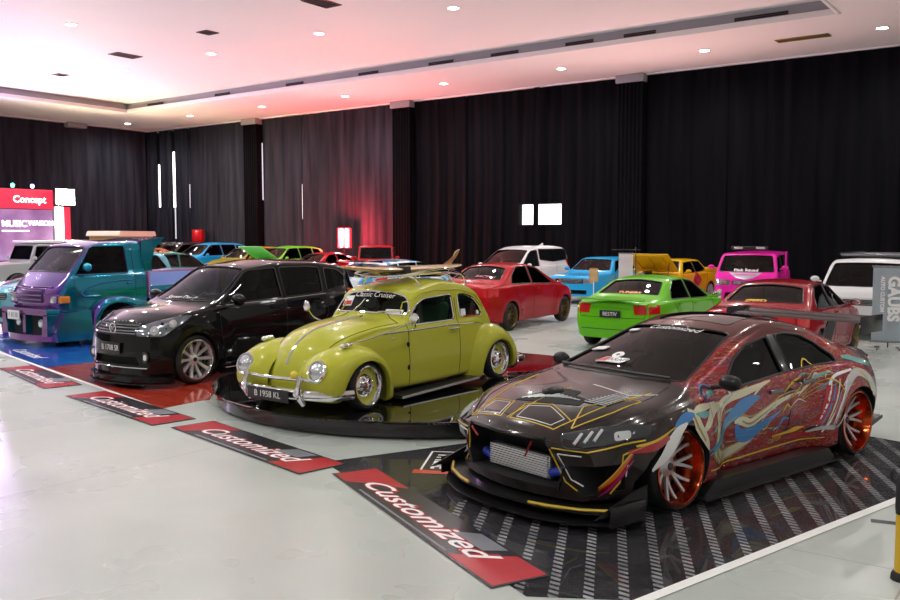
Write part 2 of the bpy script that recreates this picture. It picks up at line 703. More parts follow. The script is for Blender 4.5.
class Car:
    def __init__(s, name, label, cat, loc, ang, P, pm, group=None, n=64, hollow=None):
        s.root = thing(name, label, cat, loc, ang, group)
        s.P, s.pm = P, pm
        bm = body_mesh(P, n=n)
        s.bvh = BVHTree.FromBMesh(bm)
        s.bodybm = bm
        s.cut_arch, s.cut_win = BM(), BM()
        s.has_arch = s.has_win = False
        s.hollow = hollow
        s.cutlist = []

    def pt(s, u, v, fr, off=0.0):
        o, d = frame_of(fr)(u, v)
        hit, nrm, i, dist = s.bvh.ray_cast(o, d)
        if hit is None:
            return None
        if fr == 'L' and hit.y < 0.05 or fr == 'R' and hit.y > -0.05:
            return None
        if nrm.dot(d) > 0:
            nrm = -nrm
        return hit + nrm * off

    def arch(s, x, z, r, y0=0.42, zcap=None):
        for sg in (1, -1):
            ps = [(x + r * math.cos(t), z + r * math.sin(t)) for t in [2 * PI * k / 48 for k in range(48)]]
            prism(s.cut_arch, ps, sg * y0, sg * 1.5)
        s.has_arch = True

    def grid(s, poly, res, r):
        bm = BM()
        pl = roundpoly(poly, r)
        vs = []
        for p in pl:
            if not vs or (Vector(p) - vs[-1].co.xy).length > 1e-4:
                vs.append(bm.verts.new((p[0], p[1], 0)))
        f = bm.faces.new(vs)
        us = [p[0] for p in pl]
        ws = [p[1] for p in pl]
        for ax, lo, hi in ((0, min(us), max(us)), (1, min(ws), max(ws))):
            k = max(1, int((hi - lo) / res))
            for i in range(1, k):
                c = lo + (hi - lo) * i / k
                no = (1, 0, 0) if ax == 0 else (0, 1, 0)
                bmesh.ops.bisect_plane(bm, geom=bm.verts[:] + bm.edges[:] + bm.faces[:], dist=1e-5, plane_co=(c, c, 0), plane_no=no)
        return bm

    def project(s, bm, fr, off, skirt=0.008):
        dead = []
        for v in bm.verts:
            q = s.pt(v.co.x, v.co.y, fr, off)
            if q is None:
                dead.append(v)
            else:
                v.co = q
        if dead:
            bmesh.ops.delete(bm, geom=dead, context='VERTS')
        if not bm.faces:
            return bm
        d = frame_of(fr)(0, 0)[1]
        bmesh.ops.recalc_face_normals(bm, faces=bm.faces)
        tot = Vector()
        for f in bm.faces:
            tot += f.normal * f.calc_area()
        if tot.dot(d) > 0:
            bmesh.ops.reverse_faces(bm, faces=bm.faces)
        if skirt:
            ed = [e for e in bm.edges if e.is_boundary]
            r = bmesh.ops.extrude_edge_only(bm, edges=ed)
            for v in r['geom']:
                if isinstance(v, bmesh.types.BMVert):
                    v.co += d * skirt
        return bm

    def patch(s, name, poly, fr, m, off=0.004, r=0.03, res=0.06, both=False, label=None, parent=None, skirt=0.008, joined=False):
        outs = []
        polys = [(poly, fr)] + ([mirror(poly, fr)] if both else [])
        acc = BM()
        for pl, f in polys:
            bm = s.project(s.grid(pl, res, r), f, off, skirt)
            if joined:
                me = bpy.data.meshes.new('t')
                bm.to_mesh(me)
                bm.free()
                acc.from_mesh(me)
                bpy.data.meshes.remove(me)
            else:
                outs.append(obj(name, bm, m, parent or s.root, label=label))
        if joined:
            outs.append(obj(name, acc, m, parent or s.root, label=label))
        else:
            acc.free()
        return outs

    def win(s, name, poly, fr, m, r=0.05, both=False, seal=0.008, res=0.08, cut=True, sealm=None, depth=0.14, out=0.06):
        """window: opening in a hollow body plus pane and seal; on a solid body a pane flush with it"""
        for pl, f in [(poly, fr)] + ([mirror(poly, fr)] if both else []):
            hol = s.hollow and cut
            if hol:
                g = s.grid(pl, res, r)
                top = {}
                d = frame_of(f)(0, 0)[1]
                ok = True
                for v in list(g.verts):
                    q = s.pt(v.co.x, v.co.y, f, 0)
                    if q is None:
                        ok = False
                        break
                    top[v] = q
                if ok:
                    cb = BM()
                    A = {v: cb.verts.new(q - d * out) for v, q in top.items()}
                    B = {v: cb.verts.new(q + d * depth) for v, q in top.items()}
                    for fc in g.faces:
                        cb.faces.new([A[v] for v in fc.verts])
                        cb.faces.new([B[v] for v in fc.verts][::-1])
                    for e in g.edges:
                        if e.is_boundary:
                            a, b = e.verts
                            cb.faces.new((A[a], A[b], B[b], B[a]))
                    bmesh.ops.recalc_face_normals(cb, faces=cb.faces)
                    s.cutlist.append(cb)
                g.free()
            pane = s.patch(name, pl, f, m, -0.012 if hol else 0.004, r, res, parent=s.root, skirt=0.0 if hol else 0.01)[0]
            if seal:
                s.line('window_seal', [roundpoly(pl, r)], f, seal, sealm or M_TRIM, closed=True, parent=pane)

    def line(s, name, polys, fr, rad, m, closed=False, parent=None, off=0.0, both=False, step=0.03, n=5, label=None):
        todo = [(p, fr) for p in polys]
        if both:
            todo += [mirror(p, fr) for p in polys]
        first = None
        for pl, f in todo:
            pl = list(pl) + ([pl[0]] if closed else [])
            pts = []
            for a, b in zip(pl, pl[1:]):
                k = max(1, int(math.hypot(b[0] - a[0], b[1] - a[1]) / step))
                for i in range(k):
                    t = i / k
                    q = s.pt(a[0] + (b[0] - a[0]) * t, a[1] + (b[1] - a[1]) * t, f, off)
                    if q is not None:
                        pts.append(q)
            q = s.pt(pl[-1][0], pl[-1][1], f, off)
            if q is not None:
                pts.append(q)
            pp = []
            for q in pts:
                if not pp or (q - pp[-1]).length > 1e-3:
                    pp.append(q)
            if len(pp) > 1:
                bm = BM()
                tube(bm, pp, rad, n)
                o = obj(name, bm, m, parent or s.root, label=label)
                first = first or o
        return first

    def ribbons(s, name, strokes, fr, m, off=0.003, parent=None, n=6, label=None, cross=3):
        d = frame_of(fr)(0, 0)[1]
        for st in strokes:
            bm = BM()
            L, R = ribbon2d(st, n)
            rows = []
            for a, b in zip(L, R):
                row = []
                for k in range(cross + 1):
                    t = k / cross
                    q = s.pt(a[0] + (b[0] - a[0]) * t, a[1] + (b[1] - a[1]) * t, fr, off)
                    row.append(bm.verts.new(q) if q is not None else None)
                rows.append(row)
            for a, b in zip(rows, rows[1:]):
                for k in range(cross):
                    vs = (a[k], a[k + 1], b[k + 1], b[k])
                    if None not in vs:
                        bm.faces.new(vs)
            bad = [f for f in bm.faces if (f.normal_update() or f.normal.dot(d) > 0)]
            if bad:
                bmesh.ops.reverse_faces(bm, faces=bad)
            obj(name, bm, m, parent or s.root, label=label)

    def text(s, name, txt, fr, u, v, size, m, off=0.004, rot=0.0, shear=0.0, parent=None, flip=False, bold=0.0, wide=1.0, label=None):
        bm = text_bm(txt, size, shear, bold)
        c, sn = math.cos(rot), math.sin(rot)
        for vv in bm.verts:
            x, y = vv.co.x * (-1 if flip else 1) * wide, vv.co.y
            vv.co = (u + x * c - y * sn, v + x * sn + y * c, 0)
        bm = s.project(bm, fr, off, 0)
        return obj(name, bm, m, parent or s.root, label=label)

    def finish(s, smooth=32, mats=None):
        o = obj('body', s.bodybm, mats or [s.pm, M_DARK], s.root, smooth=False)
        cut = []
        if s.has_arch:
            cut.append(s.cut_arch)
        else:
            s.cut_arch.free()
        s.cut_win.free()
        if s.hollow:
            xa, xb, zf = s.hollow
            P2 = dict(s.P)
            inner = body_mesh(P2, d=0.045, xa=xa, xb=xb, zfloor=zf, n=30)
            cut.append(inner)
        cut += s.cutlist
        if cut:
            apply_bool(o, cut)
        smooth_by_angle(o.data, smooth)
        s.body = o
        return o


def text_bm(txt, size, shear=0.0, bold=0.0, align='CENTER'):
    cu = bpy.data.curves.new('lettering', 'FONT')
    cu.body = txt
    cu.size = size
    cu.shear = shear
    cu.offset = bold
    cu.align_x = align
    cu.align_y = 'CENTER'
    cu.resolution_u = 3
    o = bpy.data.objects.new('lettering', cu)
    COL.objects.link(o)
    bpy.context.view_layer.update()
    dg = bpy.context.evaluated_depsgraph_get()
    me = bpy.data.meshes.new_from_object(o.evaluated_get(dg))
    bm = BM()
    bm.from_mesh(me)
    bpy.data.meshes.remove(me)
    bpy.data.objects.remove(o)
    bpy.data.curves.remove(cu)
    return bm


# ------------------------------------------------------------------ wheels
def spoke_bm(bm, ang, r0, r1, w0, w1, y0, y1, t=0.022, dish=0.0, skew=0.0, n=5):
    rows = []
    for i in range(n + 1):
        f = i / n
        r = r0 + (r1 - r0) * f
        w_ = (w0 + (w1 - w0) * f) / 2
        y = y0 + (y1 - y0) * f ** 1.5 - dish * math.sin(PI * f)
        a = ang + skew * f
        c, sn = math.cos(a), math.sin(a)
        row = []
        for (dw, dy) in ((-w_, -t), (-w_ * 0.8, 0), (w_ * 0.8, 0), (w_, -t)):
            row.append(bm.verts.new((r * c - dw * sn, y + dy, r * sn + dw * c)))
        rows.append(row)
    for a, b in zip(rows, rows[1:]):
        for k in range(4):
            bm.faces.new((a[k], a[(k + 1) % 4], b[(k + 1) % 4], b[k]))
    bm.faces.new(rows[0])
    bm.faces.new(rows[-1][::-1])


WHEEL_CACHE = {}


def wheel_meshes(key, R, rr, wd, style, n=10, depth=0.05, lip=0.02):
    """outer face towards +y; y=0 is the outermost plane"""
    k = (key, R, rr, wd, style, n, depth)
    if k in WHEEL_CACHE:
        return WHEEL_CACHE[k]
    bt = BM()
    lathe(bt, [(rr, -0.02), (rr + 0.012, -0.004), ((R + rr) / 2, 0.0), (R - 0.018, -0.014), (R - 0.003, -0.03), (R, -0.05),
               (R, -wd + 0.05), (R - 0.02, -wd + 0.014), ((R + rr) / 2, -wd), (rr, -wd + 0.02)], 56, closed=True)
    bl = BM()   # lip and barrel
    lathe(bl, [(rr + 0.008, 0.004), (rr - 0.004, 0.006), (rr - 0.012, -0.006), (rr - 0.016, -depth), (rr - 0.045, -depth - 0.05), (rr - 0.05, -wd + 0.04), (rr - 0.02, -wd + 0.03), (rr + 0.006, -0.03)], 56, closed=True)
    bs = BM()   # centre
    ri = rr - 0.018
    yh = -depth - 0.012
    if style == 'split':
        for i in range(n):
            a = 2 * PI * i / n
            for sg in (-1, 1):
                spoke_bm(bs, a, 0.05, ri, 0.030, 0.026, yh - 0.03, -depth + 0.002, 0.02, 0.01, sg * 0.19)
    elif style == 'mesh':
        for i in range(n):
            a = 2 * PI * i / n
            for sg in (-1, 1):
                spoke_bm(bs, a, 0.055, ri, 0.022, 0.018, yh - 0.02, -depth + 0.004, 0.018, 0.0, sg * 2 * PI / n * 0.9)
    elif style == 'fat':
        for i in range(n):
            spoke_bm(bs, 2 * PI * i / n, 0.05, ri, 0.030, 0.058, yh - 0.02, -depth + 0.006, 0.024, 0.006)
    elif style == 'steel':
        lathe(bs, [(ri, -depth), (ri - 0.02, -depth - 0.02), (0.11, -depth - 0.004), (0.10, -depth + 0.01), (0.0, -depth + 0.01), (0.0, -depth - 0.03), (ri, -depth - 0.05)], 48)
    else:
        for i in range(n):
            spoke_bm(bs, 2 * PI * i / n, 0.05, ri, 0.045, 0.03, yh - 0.02, -depth + 0.004, 0.022, 0.008)
    if style != 'steel':
        lathe(bs, [(0.0, yh - 0.004), (0.035, yh - 0.006), (0.06, yh - 0.02), (0.085, yh - 0.034), (0.085, yh - 0.07), (0.0, yh - 0.07)], 32)
    bc = BM()
    if style == 'steel':
        lathe(bc, [(0.0, -depth + 0.055), (0.05, -depth + 0.05), (0.085, -depth + 0.035), (0.115, -depth + 0.012), (0.125, -depth), (0.12, -depth - 0.004), (0, -depth - 0.004)], 40)
        for i in range(10):
            a = 2 * PI * i / 10
            box(bc, -0.01, 0.01, -depth + 0.02, -depth + 0.05, 0.075, 0.105, 0.004, Matrix.Rotation(a, 4, 'Y'))
    else:
        lathe(bc, [(0.0, yh + 0.008), (0.026, yh + 0.004), (0.03, yh - 0.006), (0, yh - 0.006)], 24)
    bd = BM()
    lathe(bd, [(0.03, -depth - 0.11), (0.75 * rr, -depth - 0.11), (0.75 * rr, -depth - 0.13), (0.03, -depth - 0.13)], 40, closed=True)
    out = []
    for nm, b in (('tyre', bt), ('rim_barrel', bl), ('rim_spokes', bs), ('centre_cap', bc), ('brake_disc', bd)):
        me = bpy.data.meshes.new(nm)
        b.to_mesh(me)
        b.free()
        smooth_by_angle(me, 35)
        out.append(me)
    WHEEL_CACHE[k] = out
    return out


def wheels(car, spots, R, rr, wd, style, mats, n=10, depth=0.05, camber=0.0, steer=0.0, key='w', full=True):
    """spots: [(x, y_outer, z)] on the left side; mirrored. mats: lip, spokes, cap"""
    res = []
    for (x, y, z, st) in spots:
        for sg in (1, -1):
            ms = [m_.copy() for m_ in wheel_meshes(key, R, rr, wd, style, n, depth)] if False else wheel_meshes(key, R, rr, wd, style, n, depth)
            t = bpy.data.objects.new('wheel', ms[0])
            COL.objects.link(t)
            t.parent = car.root
            t.location = (x, sg * y, z + wd * math.sin(abs(camber)))
            t.rotation_euler = (camber, 0, (0 if sg == 1 else PI) + st)
            if not ms[0].materials:
                ms[0].materials.append(M_RUBBER)
                ms[1].materials.append(mats[0])
                ms[2].materials.append(mats[1])
                ms[3].materials.append(mats[2])
                ms[4].materials.append(M_GUN)
            for i, nm in ((1, 'rim_barrel'), (2, 'rim_spokes'), (3, 'centre_cap'), (4, 'brake_disc')):
                if not full and i in (3, 4):
                    continue
                if style == 'steel' and i == 4:
                    continue
                c = bpy.data.objects.new(nm, ms[i])
                COL.objects.link(c)
                c.parent = t
            res.append(t)
    return res


def part(name, car, fn, m, parent=None, label=None, smooth=True, angle=35):
    """one part from a builder function drawing into a bmesh in vehicle coordinates"""
    bm = BM()
    fn(bm)
    return obj(name, bm, m, parent or (car.root if isinstance(car, Car) else car), label=label, smooth=smooth, angle=angle)


def ellipsoid(bm, c, r, nu=20, nv=12, M=None):
    res = bmesh.ops.create_uvsphere(bm, u_segments=nu, v_segments=nv, radius=1)
    for v in res['verts']:
        p = Vector((c[0] + v.co.x * r[0], c[1] + v.co.y * r[1], c[2] + v.co.z * r[2]))
        v.co = M @ p if M else p
    return res['verts']


def door_mirror(car, x, y, z, m, s=1.0, arm=0.12, stalkm=None):
    for sg in (1, -1):
        b = BM()
        ellipsoid(b, (x, sg * (y + arm), z), (0.07 * s, 0.115 * s, 0.075 * s))
        for v in b.verts:
            if v.co.x < x - 0.02:
                v.co.x = x - 0.02
        tube(b, [(x + 0.02, sg * (y - 0.03), z - 0.05), (x, sg * (y + arm * 0.6), z - 0.03)], 0.018)
        o = obj('door_mirror', b, m, car.root)
        b = BM()
        ellipsoid(b, (x - 0.022, sg * (y + arm), z), (0.004, 0.1 * s, 0.062 * s), 16, 8)
        obj('mirror_glass', b, M_CHROME, o)


def seats(car, xs, y, z, m=None, s=1.0):
    for x in xs:
        for sg in (1, -1):
            b = BM()
            box(b, x - 0.22, x + 0.26, sg * y - 0.22, sg * y + 0.22, z - 0.12, z + 0.02, 0.04)
            M = Matrix.Translation((x - 0.22, sg * y, z)) @ Matrix.Rotation(-0.25, 4, 'Y')
            box(b, -0.06, 0.06, -0.21, 0.21, -0.02, 0.5 * s, 0.05, M)
            box(b, -0.04, 0.05, -0.12, 0.12, 0.5 * s, 0.66 * s, 0.04, M)
            obj('seat', b, m or M_SEAT, car.root)


def steering(car, x, y, z, r=0.18):
    b = BM()
    M = Matrix.Translation((x, y, z)) @ Matrix.Rotation(-1.1, 4, 'Y')
    pts = [M @ Vector((r * math.cos(t), r * math.sin(t), 0)) for t in [2 * PI * k / 32 for k in range(33)]]
    tube(b, pts, 0.014, 8, False)
    for k in range(3):
        t = PI / 2 + 2 * PI * k / 3
        tube(b, [M @ Vector((0, 0, 0.02)), M @ Vector((r * math.cos(t), r * math.sin(t), 0))], 0.012)
    tube(b, [M @ Vector((0, 0, 0)), M @ Vector((0, 0, 0.3))], 0.03)
    obj('steering_wheel', b, M_TRIM, car.root)


def plate(car, pos, ang, w_, h_, txt, m=None, tm=None, tilt=0.0):
    """number plate as a part of a vehicle; ang = heading of its face in vehicle coordinates"""
    M = Matrix.Translation(pos) @ Matrix.Rotation(ang, 4, 'Z') @ Matrix.Rotation(tilt, 4, 'Y')
    b = BM()
    box(b, -0.006, 0.006, -w_ / 2, w_ / 2, -h_ / 2, h_ / 2, 0.004, M)
    p = obj('number_plate', b, m or M_PLATE, car.root)
    t = text_bm(txt, h_ * 0.72)
    xs = [v.co.x for v in t.verts]
    sc = min(1.0, (w_ * 0.9) / max(1e-3, max(xs) - min(xs)))
    for v in t.verts:
        v.co = M @ Vector((0.008, v.co.x * sc, v.co.y))
    obj('plate_lettering', t, tm or M_WHITE, p)
    return p

# ------------------------------------------------------------------ structure: floor, ceiling, walls
def m_floor():
    m = mat('polished_concrete', (0.5, 0.53, 0.51), 0.2, coat=0.0, spec=0.5)
    t = NT(m)
    v = t.obj()
    a = t.noise(0.35, 5, v, 0.4)
    b = t.noise(1.1, 4, v)
    c = t.ramp(a, [(0.2, (0.40, 0.44, 0.412)), (0.8, (0.5, 0.54, 0.51))], 'EASE')
    c2 = t.ramp(b, [(0.2, (0.9, 0.9, 0.89)), (0.8, (1.03, 1.03, 1.03))], 'EASE')
    c = t.mix(1.0, c, c2, 'MULTIPLY')
    # stain patches and sawn joints
    st = t.ramp(t.noise(0.9, 3, t.mapping(v, loc=(3, 9, 0))), [(0.5, (0, 0, 0)), (0.8, (1, 1, 1))], 'EASE')
    c = t.mix(t.math('MULTIPLY', st, 0.14), c, (0.3, 0.31, 0.3))
    sx = t.n('ShaderNodeSeparateXYZ')
    t.l(v, sx.inputs[0])
    j = None
    for out, off in ((sx.outputs[0], 0.79), (sx.outputs[1], 0.14)):
        q = t.math('ADD', out, off)
        q = t.math('PINGPONG', q, 3.0)
        q = t.math('LESS_THAN', q, 0.006)
        j = q if j is None else t.math('MAXIMUM', j, q)
    c = t.mix(t.math('MULTIPLY', j, 0.6), c, (0.2, 0.2, 0.2))
    t.l(c, t.b.inputs['Base Color'])
    r = t.ramp(t.noise(0.8, 3, v), [(0.2, (0.24,) * 3), (0.8, (0.34,) * 3)], 'EASE')
    t.l(r, t.b.inputs['Roughness'])
    t.bump(t.noise(2, 2, v), 0.02, 0.01)
    return m


def m_plain(name, col, rough=0.6, var=0.06, scale=6):
    m = mat(name, col, rough)
    t = NT(m)
    f = t.noise(scale, 4, t.obj())
    t.l(t.mix(f, tuple(c * (1 - var) for c in col), tuple(min(1, c * (1 + var)) for c in col)), t.b.inputs['Base Color'])
    return m


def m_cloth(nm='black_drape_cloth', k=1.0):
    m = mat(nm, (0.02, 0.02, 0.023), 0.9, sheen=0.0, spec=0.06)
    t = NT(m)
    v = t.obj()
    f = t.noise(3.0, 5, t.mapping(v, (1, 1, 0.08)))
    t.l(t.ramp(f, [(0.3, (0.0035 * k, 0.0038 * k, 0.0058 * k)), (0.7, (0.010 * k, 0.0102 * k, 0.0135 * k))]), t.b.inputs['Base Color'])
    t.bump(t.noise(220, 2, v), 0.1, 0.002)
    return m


M_CEIL = m_plain('white_ceiling_paint', (0.78, 0.76, 0.75), 0.7, 0.02, 0.5)
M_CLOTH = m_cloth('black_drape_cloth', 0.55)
M_CLOTH_LIT = m_cloth('lit_drape_cloth', 3.8)  # black cloth made lighter: flood glare and haze put into its colour
M_GREYTRIM = mat('grey_metal_strip', (0.28, 0.28, 0.29), 0.5)

b = BM()
box(b, X0 - 0.3, X1 + 0.3, Y0 - 0.3, Y1 + 0.3, -0.3, 0)
struct('floor', b, m_floor(), 'pale grey polished concrete hall floor', smooth=False)

# coffered ceiling: low border all round, raised field in the middle
CX0, CX1, CY0, CY1 = -38.1, -5.65, -8.5, 25.7
b = BM()
box(b, X0 - 0.3, X1 + 0.3, Y0 - 0.3, Y1 + 0.3, CEIL_HIGH, CEIL_HIGH + 0.2)
for (a0, a1, c0, c1) in ((X0 - .3, CX0, Y0 - .3, Y1 + .3), (CX1, X1 + .3, Y0 - .3, Y1 + .3), (CX0, CX1, CY1, Y1 + .3), (CX0, CX1, Y0 - .3, CY0)):
    box(b, a0, a1, c0, c1, CEIL_LOW, CEIL_HIGH + 0.1)
struct('ceiling', b, M_CEIL, 'white plasterboard ceiling with a raised field', smooth=False)
# lip and grey strip round the raised field
b = BM()
for (a0, a1, c0, c1) in ((CX0 - .02, CX1 + .02, CY1 - .1, CY1), (CX0 - .02, CX1 + .02, CY0, CY0 + .1), (CX0, CX0 + .1, CY0, CY1), (CX1 - .1, CX1, CY0, CY1)):
    box(b, a0, a1, c0, c1, CEIL_LOW - 0.03, CEIL_LOW + 0.13, 0.01)
struct('trim_1', b, M_CEIL, 'white lip round the raised ceiling')
b = BM()
for (a0, a1, c0, c1) in ((CX0, CX1, CY1 - .03, CY1), (CX0, CX0 + .03, CY0, CY1), (CX1 - .03, CX1, CY0, CY1)):
    box(b, a0, a1, c0, c1, CEIL_LOW + 0.13, CEIL_HIGH - 0.001)
struct('trim_2', b, M_GREYTRIM, 'grey upper strip round the raised ceiling', smooth=False)

M_PALEWALL = m_plain('pale_wall_paint', (0.72, 0.71, 0.69), 0.7, 0.03, 1.0)  # for the unseen walls, made pale to bounce fill light
M_WALL = m_plain('dark_wall_paint', (0.03, 0.03, 0.034), 0.8)
for nm, (a0, a1, c0, c1) in {'wall_back': (X0 - .3, X1 + .3, Y1, Y1 + .3), 'wall_front': (X0 - .3, X1 + .3, Y0 - .3, Y0),
                             'wall_left': (X0 - .3, X0, Y0, Y1), 'wall_right': (X1, X1 + .3, Y0, Y1)}.items():
    b = BM()
    box(b, a0, a1, c0, c1, 0, CEIL_LOW)
    struct(nm, b, M_WALL if nm in ('wall_back', 'wall_left') else M_PALEWALL, smooth=False)
# pale cornice along the top of the walls
b = BM()
box(b, X0 + .0, X1, Y1 - 0.75, Y1 - 0.68, CEIL_LOW - 0.06, CEIL_LOW + .02, 0.01)
box(b, X0 + .68, X0 + .75, Y0, Y1, CEIL_LOW - 0.06, CEIL_LOW + .02, 0.01)
struct('trim_3', b, M_CEIL, 'pale cornice where the drapes meet the ceiling')

# draped pillars with grey heads
k = 4
for (x, y) in ((-35.0, 31.1), (-25.0, 31.1), (-14.0, 31.1), (-4.0, 31.1)):
    b = BM()
    n = 26
    pl = []
    for i in range(n):
        t = i / (n - 1)
        pl.append((x - 0.5 + t, y - 0.42 - 0.03 * math.sin(t * 40)))
    prism(b, [(x + .5, y + .45)] + [(x - .5, y + .45)] + pl, 0.0, CEIL_LOW - 0.3, 'xy')
    struct('trim_%d' % k, b, M_CLOTH, 'black draped pillar on the back wall')
    b = BM()
    box(b, x - 0.56, x + 0.56, y - 0.52, y + 0.45, CEIL_LOW - 0.3, CEIL_LOW - 0.01, 0.015)
    struct('trim_%d' % (k + 1), b, M_GREYTRIM, 'grey head of a draped pillar')
    k += 2
for y in (26.4, 14.0):
    b = BM()
    box(b, X0, X0 + 0.9, y - 0.55, y + 0.55, CEIL_LOW - 0.25, CEIL_LOW - 0.01, 0.015)
    struct('trim_%d' % k, b, M_GREYTRIM, 'grey pillar head on the left wall')
    k += 1

# lit openings behind the drapes
M_DAY = mat('lit_window', (1, 1, 1), 0.5, emit=(1, 0.98, 1.0), es=4.0)
M_DAYDIM = mat('dim_lit_gap', (0.5, 0.5, 0.55), 0.5, emit=(0.9, 0.88, 1.0), es=0.55)
wn = 1
for (x0, x1, z0, z1, mm) in ((-18.95, -17.06, 2.52, 3.33, M_DAY), (-43.07, -42.93, 3.7, 6.1, M_DAY), (-41.74, -41.58, 3.65, 6.75, M_DAY),
                             (-40.32, -40.27, 3.6, 4.9, M_DAYDIM), (-34.42, -34.36, 3.9, 6.8, M_DAYDIM), (-31.55, -31.5, 2.9, 4.6, M_DAYDIM),
                             (-43.42, -43.36, 1.9, 3.6, M_DAYDIM), (-41.66, -41.58, 1.9, 3.6, M_DAYDIM)):
    b = BM()
    yy = 31.18 if x0 == -18.95 else 30.96
    box(b, x0, x1, yy, yy + 0.06, z0, z1)
    struct('window_%d' % wn, b, mm, 'bright opening between black drapes', smooth=False)
    wn += 1

# pleated drapes, one panel at a time
def drape(p0, p1, z0, z1, seed, label, group, amp=0.05, m=None):
    rnd = random.Random(seed)
    p0, p1 = Vector(p0), Vector(p1)
    d = p1 - p0
    L = d.length
    d.normalize()
    nrm = Vector((d.y, -d.x))
    nu = int(L / 0.045)
    ph = [rnd.uniform(0, 6.28) for _ in range(5)]
    fr = [rnd.uniform(8, 11), rnd.uniform(13, 17), rnd.uniform(2.2, 3.4), rnd.uniform(21, 26)]
    zs = list(np.linspace(z0, z1, 14))
    b = BM()
    rows = []
    for z in zs:
        f = (z - z0) / (z1 - z0)
        row = []
        for i in range(nu + 1):
            u = L * i / nu
            uu = u + 0.05 * math.sin(z * 0.7 + ph[4])
            a = amp * (0.75 + 0.25 * (1 - f))
            q = a * (0.55 * math.sin(uu * fr[0] + ph[0] + 0.5 * math.sin(u * 1.7)) + 0.3 * math.sin(uu * fr[1] + ph[1]) + 0.5 * math.sin(uu * fr[2] + ph[2]) + 0.15 * math.sin(uu * fr[3] + ph[3]))
            p = p0 + d * u + nrm * q
            row.append(b.verts.new((p.x, p.y, z)))
        rows.append(row)
    for r0, r1 in zip(rows, rows[1:]):
        for i in range(nu):
            b.faces.new((r0[i], r0[i + 1], r1[i + 1], r1[i]))
    o = obj('curtain', b, m or M_CLOTH, smooth=True, angle=80)
    tag(o, label, 'curtain', group)
    return o


LB = 'floor-length pleated black drape on the near part of the long back wall'
LC = 'floor-length pleated black drape, greyed by painted-in glare, on the far part of the long back wall'
xs = [-44.3, -43.0, -41.66, -40.3, -37.6, -35.5]
edges = [(-44.35, -43.08, 0.02, 7.98), (-42.92, -41.76, 0.02, 7.98), (-41.56, -40.33, 0.02, 7.98), (-40.26, -37.9, 0.02, 7.98), (-37.9, -35.5, 0.02, 7.98)]
x = -34.5
cuts = [-34.5, -34.45, -31.56, -31.48, -28.4, -25.5]
edges += [(-34.34, -31.57, 0.02, 7.98), (-31.47, -28.4, 0.02, 7.98), (-28.4, -25.5, 0.02, 7.98), (-24.5, -21.6, 0.02, 7.98)]
edges += [(-14.6 - 0.0, -14.5, 0.02, 7.98)][:0]
edges += [(-21.6, -19.0, 0.02, 7.98), (-17.0, -14.5, 0.02, 7.98), (-13.5, -10.4, 0.02, 7.98), (-10.4, -7.4, 0.02, 7.98), (-7.4, -4.5, 0.02, 7.98), (-3.5, -0.4, 0.02, 7.98), (-0.4, 3.0, 0.02, 7.98)]
sd = 11
for (a0, a1, z0, z1) in edges:
    sd += 1
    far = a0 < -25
    drape((a0, 30.95), (a1, 30.95), z0, z1, sd, LC if far else LB, 'black drapes with painted-in glare on the far part of the back wall' if far else 'black drapes along the back wall', m=M_CLOTH_LIT if far else None)
drape((-19.0, 30.95), (-17.0, 30.95), 3.36, 7.98, 71, 'short black drape hanging above the bright double opening', None)
drape((-19.0, 30.95), (-17.0, 30.95), 0.02, 2.5, 72, 'short black drape below the bright double opening', None)
drape((-18.17, 30.74), (-17.93, 30.74), 0.02, 7.98, 73, 'narrow black fold dividing the bright double opening', None, amp=0.03)
drape((-43.3, 30.8), (-41.72, 30.8), 0.02, 3.63, 74, 'low dark drape covering the foot of the lit corner gaps', None, m=M_CLOTH_LIT)
LL = 'floor-length pleated black drape, greyed by painted-in glare, hanging on the left end wall'
y = 30.8
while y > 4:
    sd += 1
    drape((-44.0, y - 3.1), (-44.0, y), 0.02, 7.98, sd, LL, 'black drapes with painted-in glare along the left wall', m=M_CLOTH_LIT)
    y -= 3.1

# ceiling fittings
M_FIT = mat('white_fitting', (0.8, 0.8, 0.8), 0.4)
M_GLOW = mat('lamp_glow', (1, 1, 1), 0.5, emit=(1.0, 0.97, 0.94), es=30.0)
ring = BM()
lathe(ring, [(0.15, 0.0), (0.19, -0.004), (0.2, -0.014), (0.185, -0.022), (0.15, -0.016)], 28, 'z', closed=True)
disc = BM()
lathe(disc, [(0.0, -0.012), (0.152, -0.012), (0.152, -0.004), (0, -0.004)], 28, 'z')
dl = thing('downlight', 'round recessed white downlight glowing in the hall ceiling', 'ceiling light', LAMPS[0], 0, 'downlights in the hall ceiling')
obj('trim_ring', ring, M_FIT, dl)
obj('diffuser', disc, M_GLOW, dl)
for p in LAMPS[1:]:
    c = copy_tree(dl)
    c.location = p

